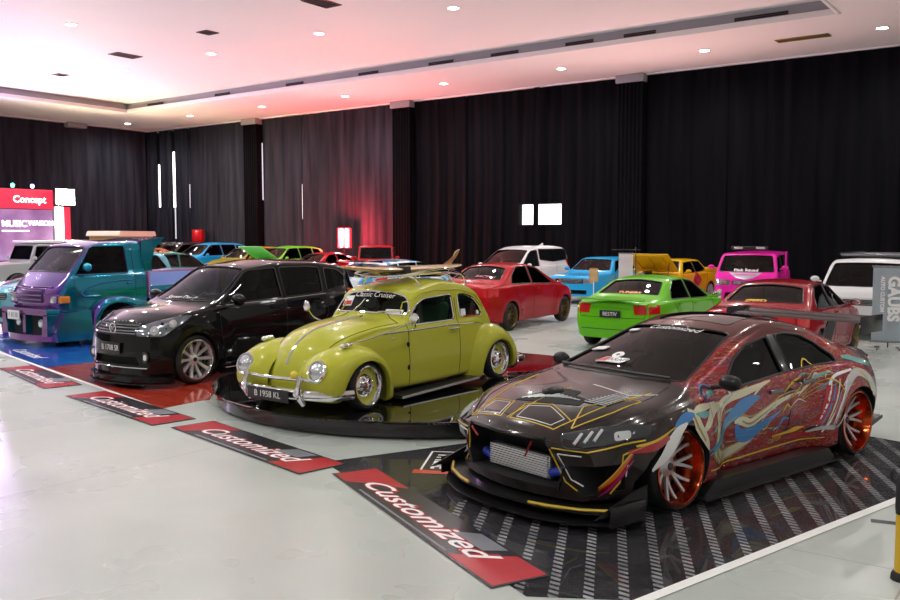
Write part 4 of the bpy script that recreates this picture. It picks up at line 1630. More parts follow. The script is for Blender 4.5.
# flowing side artwork, both flanks
side = {
    'cream_swirl': (M_CREAM, [
        [(.14, .37, .01), (.28, .335, .06), (.46, .315, .08), (.63, .315, .08), (.745, .35, .07), (.785, .42, .06), (.755, .52, .06), (.71, .60, .065), (.62, .69, .07), (.53, .75, .05), (.46, .765, .02)],
        [(.41, .55, .02), (.30, .55, .07), (.20, .515, .06), (.10, .53, .06), (-.10, .60, .05), (-.33, .655, .03), (-.625, .69, .008)],
        [(-.13, .83, .01), (.07, .80, .035), (.26, .775, .05), (.47, .752, .05), (.60, .70, .04), (.62, .64, .015)],
        [(1.17, .75, .04), (1.09, .70, .06), (1.05, .62, .07), (.95, .50, .05), (.90, .42, .01)],
        [(1.0, .56, .02), (.93, .62, .05), (.82, .69, .06), (.67, .715, .05), (.55, .70, .02)],
        [(1.14, .70, .04), (1.01, .745, .045), (.84, .745, .03), (.70, .75, .01)]]),
    'gold_edge': (M_GOLD, [
        [(.14, .35, .006), (.46, .265, .016), (.66, .265, .016), (.795, .33, .016), (.83, .41, .014), (.795, .53, .014), (.73, .64, .012)], [(.16, .39, .006), (.46, .36, .012), (.62, .362, .012), (.71, .39, .012), (.745, .43, .010), (.72, .52, .010), (.67, .6, .008)],
        [(.41, .58, .01), (.30, .592, .016), (.12, .572, .012), (-.3, .69, .01), (-.6, .71, .006)],
        [(.30, .545, .012), (.20, .51, .014), (.10, .525, .014), (-.2, .625, .008)],
        [(.64, .275, .014), (.74, .33, .014), (.775, .4, .012), (.74, .52, .012), (.66, .63, .014), (.55, .735, .01)],
        [(1.11, .71, .016), (1.06, .62, .018), (.96, .5, .014)]]),
    'blue_brush': (M_BLUE, [
        [(.90, .40, .01), (.72, .475, .04), (.52, .575, .065), (.32, .66, .10), (.15, .705, .06), (.05, .72, .01)],
        [(.385, .53, .03), (.33, .44, .08), (.20, .42, .10), (0, .465, .06), (-.27, .56, .008)],
        [(1.36, .60, .02), (1.30, .655, .075), (1.20, .705, .07), (1.10, .72, .02)]]),
    'teal_brush': (M_TEAL, [
        [(.88, .37, .01), (.74, .44, .03), (.56, .53, .03), (.38, .60, .01)], [(1.08, .72, .01), (.98, .70, .04), (.88, .70, .02)], [(-1.3, .93, .02), (-1.45, .90, .05), (-1.65, .84, .03)]]),
    'white_flash': (M_WHT, [
        [(1.60, .38, .02), (1.46, .47, .08), (1.38, .55, .10), (1.30, .62, .07), (1.2, .67, .015)],
        [(-.86, .30, .01), (-1.0, .48, .025), (-1.10, .66, .03), (-1.22, .78, .02)], [(-.93, .69, .01), (-1.05, .79, .02), (-1.28, .83, .015)]]),
    'silver_panel': (M_SILV, [
        [(-1.02, .36, .02), (-1.08, .56, .06), (-1.20, .72, .07), (-1.36, .80, .06), (-1.56, .72, .06), (-1.70, .56, .05)],
        [(-.70, .31, .01), (-.86, .34, .03), (-1.02, .33, .04)]]),
    'red_panel': (M_RED, [[(-.99, .70, .10), (-.93, .56, .11), (-.86, .43, .07), (-.80, .38, .02)], [(-1.12, .70, .02), (-1.06, .56, .03), (-1.0, .44, .02)], [(1.75, .52, .02), (1.55, .56, .05), (1.42, .60, .03)],
                           [(-.30, .30, .01), (-.60, .30, .04), (-.75, .29, .02)]]),
    'yellow_flash': (M_YEL, [[(-.18, .345, .008), (-.41, .35, .02), (-.55, .36, .035), (-.68, .365, .008)], [(1.7, .56, .012), (1.5, .61, .014), (1.35, .66, .008)], [(-.95, .77, .008), (-1.05, .74, .012), (-1.16, .6, .008)],
                              [(.84, .245, .01), (.4, .235, .012), (-.2, .245, .012), (-.9, .25, .008)], [(-1.62, .60, .008), (-1.5, .74, .012), (-1.36, .82, .008)]]),
}
k = 0
for nm, (mm, st) in side.items():
    for s_ in ('L', 'R'):
        civ.ribbons(nm, [[(a, b, c * 1.22) for a, b, c in q] for q in st], s_, mm, .0022 + .0005 * k, n=8)
    k += 1
# upright strips ahead of the rear wheel, flame strokes on the bumper corners
for i, mm in enumerate((M_WHT, M_BLUE, M_CREAM, M_RED, M_WHT)):
    dx = .045 * i
    civ.ribbons('upright_strip', [[(-.80 - dx, .36, .008), (-.90 - dx, .55, .018), (-1.0 - dx, .76, .010)]], 'L', mm, .0052 + .0003 * i, n=6, cross=2)
for i, (mm, dz) in enumerate(((M_RED, 0), (M_YEL, .035), (mat('magenta_vinyl_ink', (.35, .01, .1), .3, coat=1), -.035), (mat('orange_vinyl_ink', (.6, .14, .01), .3, coat=1), .02))):
    civ.ribbons('flame_stroke', [to2(LF, [(1.98, .76, .24 + dz)])[0] + (.006,), to2(LF, [(1.86, .82, .34 + dz)])[0] + (.03,), to2(LF, [(1.72, .86, .50 + dz)])[0] + (.006,)] and [[to2(LF, [(1.98, .76, .24 + dz)])[0] + (.006,), to2(LF, [(1.86, .82, .34 + dz)])[0] + (.03,), to2(LF, [(1.72, .86, .50 + dz)])[0] + (.006,)]], LF, mm, .004 + .0004 * i, n=6, cross=2)
rnd = random.Random(5)
fl_ = [(M_CREAM, 'cream_streak'), (M_GOLD, 'gold_streak'), (M_SILV, 'silver_streak'), (M_TEAL, 'teal_streak'), (M_BLUE, 'blue_streak'), (mat('violet_vinyl_ink', (.12, .03, .2), .3, .1, coat=1), 'violet_streak'), (M_YEL, 'yellow_streak'), (M_DARK, 'black_streak'), (M_DARK, 'black_streak')]
for i in range(44):
    mm, nm = fl_[i % len(fl_)]
    x = rnd.uniform(-1.05, .95)
    z = rnd.uniform(.30, .82)
    L_ = rnd.uniform(.10, .34)
    sl = rnd.uniform(.1, .5) if x > -.6 else rnd.uniform(-.3, .9)
    bend = rnd.uniform(-.06, .06)
    st = [(x, z, .004), (x - L_ * .5, z + sl * L_ * .5 + bend, rnd.uniform(.012, .03)), (x - L_, min(.84, z + sl * L_), .003)]
    civ.ribbons(nm, [st], 'L', mm, .0014 + .00004 * i, n=4, cross=2)
civ.line('gold_hairlines', [[(-.62, .72 - .022 * i), (-.80 - .02 * i, .84 - .03 * i), (-1.05, .87 - .03 * i)] for i in range(6)] + [[(.5 - .13 * i, .40 + .03 * i), (.05 - .13 * i, .36 + .03 * i)] for i in range(3)], 'L', .004, M_GOLD, n=4, both=True)
for i, (tx, u, v, sz, mm) in enumerate((('Show', .43, .80, .07, M_CREAM), ('CUSTOM', -.22, .31, .05, M_YEL))):
    civ.text('side_lettering', tx, ('A', 90), -u, v, sz, mm, .006, shear=.3, rot=.05)
# glass graphics
rb = civ.text('windscreen_lettering', 'Customized', WSF, 0.0, .50, .11, M_WHITE, .004, shear=.3)
st = civ.patch('windscreen_sticker', [(-.30, -.24), (-.02, -.24), (.02, -.15), (-.24, -.15)], WSF, mat('white_sticker', (.8, .8, .8), .4), .004, r=.01)[0]
civ.patch('red_field', [(-.29, -.232), (-.19, -.232), (-.165, -.158), (-.235, -.158)], WSF, mat('red_sticker', (.65, .04, .06), .4), .0055, r=.01, parent=st)
civ.text('sticker_lettering', 'GARAGE', WSF, -.08, -.195, .075, M_TRIM, .006, parent=st)
b = civ.patch('turbo_emblem', [(-.15 + .055 * math.cos(t), -.10 + .055 * math.sin(t)) for t in np.linspace(0, 6.1, 20)], WSF, M_WHITE, .005, r=.0, parent=st)[0]
civ.patch('turbo_eye', [(-.15 + .02 * math.cos(t), -.10 + .02 * math.sin(t)) for t in np.linspace(0, 6.1, 14)], WSF, M_TRIM, .0065, r=.0, parent=st)
civ.patch('paper_sticker', [(-.56, .0), (-.40, .0), (-.38, .06), (-.52, .06)], WSF, M_WHITE, .004, r=.005)
civ.patch('paper_sticker', [(-.46, .42), (-.36, .42), (-.35, .46), (-.45, .46)], WSF, M_WHITE, .004, r=.005)
# wipers, mirrors, handles
part('wiper', civ, lambda b: tube(b, [civ.pt(y, v, WSF, .02) for y, v in ((-.60, -.335), (-.3, -.385), (.0, -.40))], .011, 6), M_TRIM)
part('wiper', civ, lambda b: tube(b, [civ.pt(y, v, WSF, .02) for y, v in ((-.05, -.40), (.25, -.39), (.56, -.34))], .011, 6), M_TRIM)
door_mirror(civ, .62, .78, .90, M_CARB, .85, .12)
for sg in ('L', 'R'):
    for x in (-.20, -.72):
        z = .735 if x > -.5 else .765
        b = BM()
        p = civ.pt(x, z, sg, .012)
        box(b, p.x - .1, p.x + .1, p.y - .012, p.y + .012, z - .015, z + .015, .006)
        obj('door_handle', b, M_GUN, civ.root)
seats(civ, (-.05,), .36, .55)
seats(civ, (-.95,), .36, .58, s=.9)
steering(civ, .42, -.34, .80)
part('dashboard', civ, lambda b: box(b, .45, .98, -.64, .64, .55, .84, .05), M_SEAT)
# rear wing on two stands
WX, WZ = -2.0, 1.2
def f(b):
    pr = [(.17, 0.0), (.12, .022), (0, .03), (-.12, .022), (-.2, .05), (-.2, .04), (-.1, .004), (.05, -.004)]
    prism(b, [(WX + u, WZ + v) for u, v in pr], -.74, .74, 'xz')
wg = part('rear_wing', civ, f, M_CARB, label='black carbon rear wing')
for sg in (1, -1):
    part('end_plate', civ, lambda b: box(b, WX - .24, WX + .2, sg * .74 - .006, sg * .74 + .006, WZ - .10, WZ + .07, .004), M_CARB, wg)
    part('wing_stand', civ, lambda b: prism(b, [(WX + .10, WZ), (WX - .06, WZ), (WX + .06, .94), (WX + .24, .96)], sg * .36 - .008, sg * .36 + .008, 'xz'), M_CARB, wg)

# ================================================================== turntable and olive bug-shaped car
tt = thing('turntable', 'round glossy black display turntable carrying the olive green car', 'display stand', (-6.9, 9.1, 0))
M_TT = mat('polished_black_top', (.006, .006, .007), .04, coat=1.0)
b = BM()
lathe(b, [(0, .195), (2.78, .195), (2.80, .19), (2.80, .17), (2.78, .165), (0, .165)], 96, 'z')
obj('top_plate', b, M_TT, tt)
b = BM()
lathe(b, [(0, .165), (2.74, .165), (2.75, .03), (2.70, 0), (0, 0)], 96, 'z')
obj('skirt', b, mat('black_skirt', (.012, .012, .013), .2, coat=.6), tt)

OLIVE = paint('olive_paint', (.45, .455, .045), .0, .3, 1.0, .06)
P = dict(xf=1.857, xr=-1.95, hmax=.50, cab=.555, ins=.035, wi=.03, crown=[(1.857, .12), (1.168, .13), (.55, .10), (.3, .06), (-.9, .06), (-1.4, .12), (-1.95, .1)],
         top=[(1.857, .36), (1.815, .52), (1.672, .70), (1.42, .825), (1.0, .89), (.56, .915), (.52, .94), (.36, 1.20), (.22, 1.275), (-.25, 1.335), (-.70, 1.315), (-1.05, 1.20), (-1.40, .98), (-1.70, .70), (-1.88, .45), (-1.95, .33)],
         topround=.14,
         belt=[(1.857, .26), (1.63, .50), (1.294, .68), (.8, .78), (.3, .80), (-.8, .80), (-1.3, .70), (-1.7, .48), (-1.95, .26)],
         bot=[(1.857, .14), (1.42, .12), (-1.5, .14), (-1.95, .2)],
         W=[(1.857, .30), (1.79, .38), (1.63, .47), (1.336, .54), (1.0, .59), (.7, .64), (.35, .69), (-.1, .70), (-.6, .69), (-1.0, .63), (-1.4, .52), (-1.75, .38), (-1.95, .22)],
         bowf=.1, bowr=.1, bow_ws=.10, cabmid=-.5, tuck=.03, zm=.5, rs=.10, re=.14)
bt = Car('vintage_car', 'olive green rounded vintage car with chrome bumper and surfboard roof rack', 'car', (-6.87, 8.3, .195), -90, P, OLIVE, n=90, hollow=(-1.25, .50, .42))
M_CLEARG = glass('greenish_glass', (.42, .52, .45))
ws = to2(('A', 0, 25), sym([(.515, 0, .955), (.50, .35, .95), (.46, .57, .945), (.36, .48, 1.15), (.365, .3, 1.195), (.37, 0, 1.205)]))
bt.win('windscreen', ws, ('A', 0, 25), glass('clear_dark_glass', (.16, .2, .19)), r=.10, seal=.012, sealm=M_CHROME)
bt.win('door_window', [(.47, .835), (.44, .92), (.32, 1.06), (.17, 1.12), (-.34, 1.145), (-.365, 1.115), (-.375, .84)], 'L', M_CLEARG, r=.05, both=True, seal=.011, sealm=M_CHROME)
bt.win('quarter_window', [(-.50, .86), (-.49, 1.135), (-.66, 1.135), (-.86, 1.08), (-1.04, .95), (-1.12, .845)], 'L', M_CLEARG, r=.07, both=True, seal=.011, sealm=M_CHROME)
rw = to2(('A', 180, 45), sym([(-1.0, 0, 1.13), (-1.0, .36, 1.11), (-1.26, .40, .96), (-1.29, 0, .96)]))
bt.win('rear_window', rw, ('A', 180, 45), M_CLEARG, r=.1, seal=.011, sealm=M_CHROME)
bt.arch(1.37, .25, .33, .57)
bt.arch(-1.20, .25, .33, .57)
bt.finish()

def fender(name, outer, inner, yr, yo, n=34, drop=0.0):
    O = spline(outer, 8)
    I = spline(inner, 8)
    m = min(len(O), len(I))
    for sg in (1, -1):
        b = BM()
        rows = []
        for i in range(m):
            o, q = Vector(O[i]), Vector(I[i])
            t = i / (m - 1)
            endf = math.sin(PI * min(1, max(0, t))) ** .35
            w_ = yr + (yo - yr) * (0.72 + .28 * endf)
            prof = [(yr - .12, .32, 0), (yr - .03, .10, .0), (yr + .04, .02, .015), (yr + (w_ - yr) * .35, 0.0, .03), (yr + (w_ - yr) * .62, 0.07, .02), (yr + (w_ - yr) * .82, .22, 0), (yr + (w_ - yr) * .95, .46, 0), (w_, .74, 0), (w_ + .004, .95, 0), (w_ - .004, 1.0, 0), (w_ - .05, 1.0, 0), (w_ - .06, .9, 0), (yr, .3, 0)]
            row = []
            for y, f, up in prof:
                p = o.lerp(q, f)
                row.append(b.verts.new((p.x, sg * y, p.y + up * endf)))
            rows.append(row)
        for r0, r1 in zip(rows, rows[1:]):
            for k in range(len(r0) - 1):
                b.faces.new((r0[k], r0[k + 1], r1[k + 1], r1[k]))
        b.faces.new(rows[0])
        b.faces.new(rows[-1][::-1])
        bmesh.ops.recalc_face_normals(b, faces=b.faces)
        obj(name, b, OLIVE, bt.root, angle=50)
fender('front_fender', [(1.86, .14), (1.96, .29), (1.93, .45), (1.79, .58), (1.56, .655), (1.30, .665), (1.06, .56), (.88, .34), (.79, .04)],
       [(1.74, .13), (1.735, .24), (1.69, .36), (1.60, .47), (1.46, .53), (1.30, .525), (1.13, .44), (1.02, .28), (.97, .04)], .34, .80)
fender('rear_fender', [(-.61, .06), (-.65, .30), (-.78, .54), (-.98, .675), (-1.25, .69), (-1.50, .59), (-1.68, .42), (-1.76, .26), (-1.75, .14)],
       [(-.83, .06), (-.85, .25), (-.92, .40), (-1.03, .49), (-1.2, .52), (-1.36, .47), (-1.47, .36), (-1.53, .24), (-1.55, .13)], .46, .80)
for sg in (1, -1):
    part('running_board', bt, lambda b: prism(b, [(.84, .05), (.84, .085), (-.66, .115), (-.66, .08)], sg * .58, sg * .80, 'xz'), M_TRIM)
    part('running_board_trim', bt, lambda b: prism(b, [(.84, .055), (.84, .08), (-.66, .108), (-.66, .085)], sg * .80, sg * .815, 'xz'), mat('brushed_strip', (.7, .7, .7), .3, .8))
    # headlight: olive pod, chrome ring, fluted lens
    M = Matrix.Translation((1.915, sg * .545, .465)) @ Matrix.Rotation(math.radians(-22), 4, 'Y')
    def pod(b):
        lathe(b, [(.118, 0.0), (.122, -.03), (.115, -.14), (.08, -.26), (.0, -.3)], 36, 'x', M)
    hp = part('headlight_pod', bt, pod, OLIVE)
    part('headlight_ring', bt, lambda b: lathe(b, [(.098, .02), (.112, .022), (.124, .004), (.120, -.012), (.1, -.005)], 40, 'x', M, closed=True), M_CHROME, hp)
    mlens = mat('fluted_lens', (.6, .63, .66), .08, .75, coat=1.0)
    if not mlens.node_tree.nodes.get('Bump'):
        t = NT(mlens)
        wv = t.n('ShaderNodeTexWave', inp={'Scale': 14.0, 'Distortion': 1.0})
        t.l(t.mapping(t.obj(), (0.2, 1, .35)), wv.inputs['Vector'])
        t.bump(wv.outputs['Fac'], .5, .01)
    part('headlight_lens', bt, lambda b: lathe(b, [(0, .045), (.05, .038), (.085, .024), (.1, .008), (.0, .002)], 36, 'x', M), mlens, hp)
    # teardrop indicator on the fender
    ind = part('indicator', bt, lambda b: ellipsoid(b, (1.52, sg * .60, .70), (.085, .033, .03)), M_CHROME)
    part('indicator_lens', bt, lambda b: ellipsoid(b, (1.59, sg * .60, .70), (.03, .028, .025)), mat('frosted_lens', (.75, .72, .66), .15), ind)
    part('tail_light', bt, lambda b: ellipsoid(b, (-1.63, sg * .60, .50), (.05, .04, .06)), M_REDLENS)
# swan-neck mirrors
mi = part('door_mirror', bt, lambda b: (lathe(b, [(0, .02), (.05, .016), (.062, 0), (.05, -.03), (.02, -.05), (0, -.055)], 24, 'x', Matrix.Translation((.62, .80, .93)))), M_CHROME, label='round chrome mirror')
part('mirror_stalk', bt, lambda b: tube(b, spline([(.50, .66, .80), (.56, .76, .82), (.62, .80, .92)], 5), .008), M_CHROME, mi)
mi = part('door_mirror', bt, lambda b: ellipsoid(b, (.72, -.80, 1.0), (.025, .055, .07)), M_CHROME, label='round chrome mirror')
part('mirror_stalk', bt, lambda b: tube(b, spline([(.50, -.66, .80), (.60, -.78, .85), (.70, -.80, .97)], 5), .008), M_CHROME, mi)
part('fender_rod', bt, lambda b: tube(b, spline([(1.47, .62, .715), (1.1, .70, .78), (.64, .80, .90)], 6), .007), M_CHROME)
# chrome strips and seams
bt.line('side_moulding', [[(.95, .765), (.5, .775), (-.2, .785), (-.9, .755), (-1.15, .70)]], 'L', .010, M_CHROME, both=True, n=6)
bt.line('hood_moulding', [[(1.82, 0), (1.42, 0), (.6, 0)]], 'T', .013, M_CHROME, n=6)
bt.line('hood_seam', [[(1.80, -.22), (1.63, -.355), (1.34, -.43), (1.0, -.485), (.6, -.54), (.5, -.30), (.48, 0), (.5, .30), (.6, .54), (1.0, .485), (1.34, .43), (1.63, .355), (1.80, .22)]], 'T', .005, M_DARK)
bt.line('door_seam', [[(.52, .86), (.54, .60), (.52, .14), (-.42, .15), (-.43, .50), (-.43, 1.10)]], 'L', .004, M_DARK, both=True)
bt.line('drip_rail', [[(.49, .90), (.38, 1.08), (.22, 1.175), (-.05, 1.205), (-.55, 1.195), (-.92, 1.11), (-1.18, .93)]], 'L', .009, OLIVE, both=True, n=6)
for sg in ('L', 'R'):
    p = bt.pt(-.30, .735, sg, .02)
    sy = 1 if sg == 'L' else -1
    part('door_handle', bt, lambda b: (tube(b, [(p.x + .07, p.y - sy * .02, p.z), (p.x + .06, p.y + sy * .015, p.z), (p.x - .07, p.y + sy * .015, p.z)], .013)), M_CHROME)
    for z in (.62, .36):
        q = bt.pt(.55, z, sg, .004)
        part('door_hinge', bt, lambda b: ellipsoid(b, q, (.018, .018, .03)), M_DARK)
    part('fuel_emblem', bt, lambda b: ellipsoid(b, bt.pt(.75, .70, sg, .0), (.03, .006, .012)), M_CHROME)
# front bumper: blade, over-rider bow and two overriders
def f(b):
    pts = spline([(1.62, -.78, .21), (1.86, -.67, .215), (1.99, -.35, .22), (2.02, 0, .22), (1.99, .35, .22), (1.86, .67, .215), (1.62, .78, .21)], 8)
    rows = []
    for i, p in enumerate(pts):
        a, c = Vector(pts[max(i - 1, 0)]), Vector(pts[min(i + 1, len(pts) - 1)])
        d = (c - a).normalized()
        nn = Vector((d.y, -d.x, 0))
        rows.append([b.verts.new(Vector(p) + nn * u + Vector((0, 0, v))) for u, v in ((-.012, -.055), (.012, -.05), (.03, -.02), (.03, .02), (.012, .05), (-.012, .055))])
    for r0, r1 in zip(rows, rows[1:]):
        for k in range(6):
            b.faces.new((r0[k], r0[(k + 1) % 6], r1[(k + 1) % 6], r1[k]))
    b.faces.new(rows[0])
    b.faces.new(rows[-1][::-1])
    bmesh.ops.recalc_face_normals(b, faces=b.faces)
bp = part('front_bumper', bt, f, M_CHROME)
part('bumper_bow', bt, lambda b: tube(b, spline([(1.82, -.68, .25), (1.88, -.64, .36), (1.99, -.38, .375), (2.03, 0, .375), (1.99, .38, .375), (1.88, .64, .36), (1.82, .68, .25)], 6), .018, 10), M_CHROME, bp)
for sg in (1, -1):
    part('overrider', bt, lambda b: tube(b, spline([(1.97, sg * .40, .12), (2.03, sg * .40, .2), (2.04, sg * .40, .3), (2.01, sg * .40, .42)], 5), .03, 12), M_CHROME, bp)
plate(bt, (2.075, -.02, .20), 0, .62, .13, 'B 1958 BUG'.replace(' BUG', ' KL'))
part('spot_lamp', bt, lambda b: ellipsoid(b, (2.0, .30, .42), (.04, .045, .045)), mat('yellow_lamp', (.75, .6, .05), .15, coat=1), label='small yellow spot lamp')
part('rear_bumper', bt, lambda b: tube(b, spline([(-1.6, -.76, .22), (-1.86, -.66, .22), (-2.0, 0, .22), (-1.86, .66, .22), (-1.6, .76, .22)], 8), .05, 10), M_CHROME)
for sg in (1, -1):
    part('rear_overrider', bt, lambda b: tube(b, spline([(-1.94, sg * .40, .10), (-1.99, sg * .40, .2), (-1.95, sg * .40, .40)], 5), .03, 12), M_CHROME)
    part('exhaust_tip', bt, lambda b: tube(b, [(-1.6, sg * .25, .10), (-1.98, sg * .25, .09)], .025, 12), M_CHROME)
wheels(bt, [(1.37, .765, .262, 0), (-1.20, .765, .262, 0)], .262, .205, .16, 'steel', (M_CHROME, OLIVE, M_CHROME), depth=.055, camber=.05, key='bug')
# interior
seats(bt, (-.05,), .28, .55, mat('green_upholstery', (.16, .34, .2), .7), .95)
seats(bt, (-.85,), .24, .58, MATS['green_upholstery'], .8)
steering(bt, .22, -.30, .86, .17)
part('dashboard', bt, lambda b: box(b, .28, .45, -.54, .54, .62, .86, .04), OLIVE)
part('wiper', bt, lambda b: tube(b, [bt.pt(y, v, ('A', 0, 25), .018) for y, v in to2(('A', 0, 25), [(.51, -.22, .95), (.46, -.14, 1.03), (.42, -.10, 1.10)])], .007), M_CHROME)
part('wiper', bt, lambda b: tube(b, [bt.pt(y, v, ('A', 0, 25), .018) for y, v in to2(('A', 0, 25), [(.51, .16, .96), (.49, .32, .975), (.46, .46, .99)])], .007), M_CHROME)
fr = ('A', 0, 25)
def wp(x, y, z):
    return to2(fr, [(x, y, z)])[0]
c = wp(.38, 0, 1.155)
bt.text('windscreen_lettering', 'Classic Cruiser', fr, c[0], c[1], .10, M_WHITE, .004)
c = wp(.42, -.40, 1.08)
st = bt.patch('paper_sticker', [(c[0] - .08, c[1] - .07), (c[0] + .08, c[1] - .07), (c[0] + .08, c[1] + .07), (c[0] - .08, c[1] + .07)], fr, M_WHITE, .004, r=.005)[0]
bt.patch('red_field', [(c[0] - .07, c[1] - .06), (c[0] + .07, c[1] - .06), (c[0] + .07, c[1]), (c[0] - .07, c[1])], fr, M_REDLENS, .0055, r=.005, parent=st)
c = wp(.48, .36, .985)
bt.patch('paper_sticker', [(c[0] - .12, c[1] - .025), (c[0] + .12, c[1] - .035), (c[0] + .12, c[1] + .035), (c[0] - .1, c[1] + .02)], fr, M_WHITE, .004, r=.005)
bt.patch('window_sticker', [(-.54, .87), (-.64, .87), (-.64, .95), (-.54, .95)], 'L', M_WHITE, .004, r=.01)
bt.patch('window_sticker', [(-.94, .86), (-1.02, .86), (-1.0, .90), (-.94, .91)], 'L', M_WHITE, .004, r=.01)
# roof rack
def rail(b, x, half=.47, z0=1.20, z1=1.43):
    tube(b, spline([(x, -half - .03, z0 - .06), (x, -half, z0 + .04), (x, -half + .1, z1 - .03), (x, 0, z1), (x, half - .1, z1 - .03), (x, half, z0 + .04), (x, half + .03, z0 - .06)], 6), .014, 8)
rk = part('roof_rack', bt, lambda b: (rail(b, .08, .46, 1.17, 1.375), rail(b, -.62, .46, 1.19, 1.385)), M_CHROME)
part('rack_rail', bt, lambda b: [tube(b, spline([(.34, y, 1.36), (.08, y, 1.388), (-.3, y, 1.395), (-.62, y, 1.395), (-.9, y, 1.36)], 5), .010, 8) for y in (-.36, -.18, 0, .18, .36)], M_CHROME, rk)
part('rack_hoop', bt, lambda b: tube(b, spline([(-.92, -.40, 1.20), (-.88, -.40, 1.36), (-.5, -.43, 1.45), (.0, -.44, 1.43), (.30, -.38, 1.39), (.36, 0, 1.37), (.30, .38, 1.39), (.0, .44, 1.43), (-.5, .43, 1.45), (-.88, .40, 1.36), (-.92, .40, 1.20)], 6), .014, 8), M_CHROME, rk)
for sg in (1, -1):
    for x in (.08, -.62):
        part('rack_clamp', bt, lambda b: ellipsoid(b, (x, sg * .49, 1.17), (.03, .025, .05)), M_CHROME, rk)

# surfboard lying on the rack
def m_wood(name, a, c):
    m = mat(name, a, .3, coat=.6)
    t = NT(m)
    wv = t.n('ShaderNodeTexWave', bands_direction='Y', inp={'Scale': 9.0, 'Distortion': 3.0, 'Detail': 3.0})
    t.l(t.mapping(t.obj(), (.15, 1, 1)), wv.inputs['Vector'])
    t.l(t.mix(wv.outputs['Fac'], a, c), t.b.inputs['Base Color'])
    return m
M_WOOD = m_wood('varnished_board_wood', (.42, .24, .09), (.62, .40, .18))
sb = thing('surfboard', 'varnished wooden surfboard with dark stripe lying on the olive car roof rack', 'surfboard', (-6.92, 8.50, 1.642), -94)
b = BM()
rows = []
for i in range(25):
    u = i / 24
    x = 1.0 - 2.12 * u
    w_ = .29 * (max(0.0, math.sin(PI * min(1, max(0, (u * .97 + .015))))) ** .55)
    zc = .05 * (abs(u - .5) * 2) ** 3 * (1.0 if u < .5 else .4)
    t_ = .036 * math.sin(PI * (u * .9 + .05)) ** .5
    rows.append([b.verts.new((x, w_ * math.cos(a), zc + t_ * math.sin(a))) for a in [2 * PI * k / 16 for k in range(16)]])
for r0, r1 in zip(rows, rows[1:]):
    for k in range(16):
        b.faces.new((r0[k], r0[(k + 1) % 16], r1[(k + 1) % 16], r1[k]))
b.faces.new(rows[0])
b.faces.new(rows[-1][::-1])
bmesh.ops.recalc_face_normals(b, faces=b.faces)
obj('deck', b, M_WOOD, sb)
b = BM()
box(b, .15, .26, -.296, .296, -.04, .042, .012)
obj('tie_strap', b, M_RUBBER, sb)
b = BM()
prism(b, [(-.78, .02), (-.94, .02), (-.98, .10), (-1.05, .20), (-1.13, .23), (-1.09, .17), (-1.02, .10), (-.94, .06)][::1], -.012, .012, 'xz')
obj('fin', b, M_WOOD, sb, smooth=False)

# ================================================================== black SUV
M_BLACKP = paint('black_paint', (.006, .006, .0065), .0, .12, 1.0, .1)
P = dict(xf=2.14, xr=-2.12, hmax=.58, cab=.60, ins=.03, wi=.035, crown=[(2.14, .04), (1.1, .05), (.2, .05), (-2.1, .05)],
         top=[(2.14, .80), (2.06, .90), (1.7, 1.0), (1.10, 1.075), (.30, 1.60), (-.35, 1.685), (-1.3, 1.66), (-1.9, 1.60), (-2.08, 1.45), (-2.12, 1.15)], topround=.16,
         belt=[(2.14, .72), (1.86, .86), (1.4, .97), (.9, 1.02), (0, 1.05), (-1.3, 1.10), (-2.12, 1.10)],
         bot=[(2.14, .13), (1.7, .15), (-1.7, .17), (-2.12, .26)],
         W=[(2.14, .68), (2.04, .77), (1.8, .82), (1.0, .83), (-1.4, .83), (-1.95, .80), (-2.12, .72)],
         bumps=[(1.36, .38, .60, .60, .04), (-1.33, .38, .60, .60, .04)],
         fx=[(.2, .02), (.45, .0), (.62, .02), (.8, .05), (.95, .1)], bowf=.22, bowr=.1, bow_ws=.10, cabmid=-.6, tuck=.05, rs=.07)
sv = Car('suv', 'gloss black compact SUV with silver wheels parked on the red plank mat', 'car', (-10.72, 9.02, .0045), -90, P, M_BLACKP, n=80, hollow=(-1.7, 1.05, .6))
WF = ('A', 0, 50)
ws = to2(WF, sym([(1.05, 0, 1.09), (1.0, .4, 1.09), (.88, .68, 1.08), (.24, .53, 1.555), (.29, .3, 1.60), (.31, 0, 1.605)]))
sv.win('windscreen', ws, WF, M_CLEAR, r=.06, seal=.01)
M_SM2 = glass('dark_smoked_glass', (.10, .11, .11))
sv.win('front_side_window', [(.86, 1.075), (.80, 1.14), (.32, 1.50), (.22, 1.535), (-.28, 1.565), (-.31, 1.105), (.6, 1.075)], 'L', M_SM2, r=.03, both=True, seal=.012)
sv.win('rear_side_window', [(-.38, 1.108), (-.36, 1.565), (-.95, 1.565), (-1.22, 1.54), (-1.20, 1.145), (-.9, 1.125)], 'L', M_SM2, r=.04, both=True, seal=.012)
sv.win('quarter_window', [(-1.30, 1.16), (-1.32, 1.53), (-1.62, 1.50), (-1.80, 1.38), (-1.74, 1.22)], 'L', M_SM2, r=.06, both=True, seal=.012)
sv.arch(1.36, .345, .375)
sv.arch(-1.33, .345, .375)
prism(sv.cut_arch, [(-.52, .30), (.52, .30), (.46, .42), (-.46, .42)], 1.98, 2.8, 'yz')
sv.finish()
sv.line('window_sill_strip', [[(.95, 1.052), (0, 1.075), (-1.25, 1.12)]], 'L', .007, M_CHROME, both=True, n=6)
wheels(sv, [(1.36, .835, .34, 0), (-1.33, .835, .34, 0)], .34, .272, .22, 'fat', (mat('polished_lip', (.7, .7, .72), .12, 1.0), mat('bright_silver_paint', (.66, .66, .68), .35, .5), M_TRIM), n=10, depth=.03, key='suv')
LF = ('A', 40)
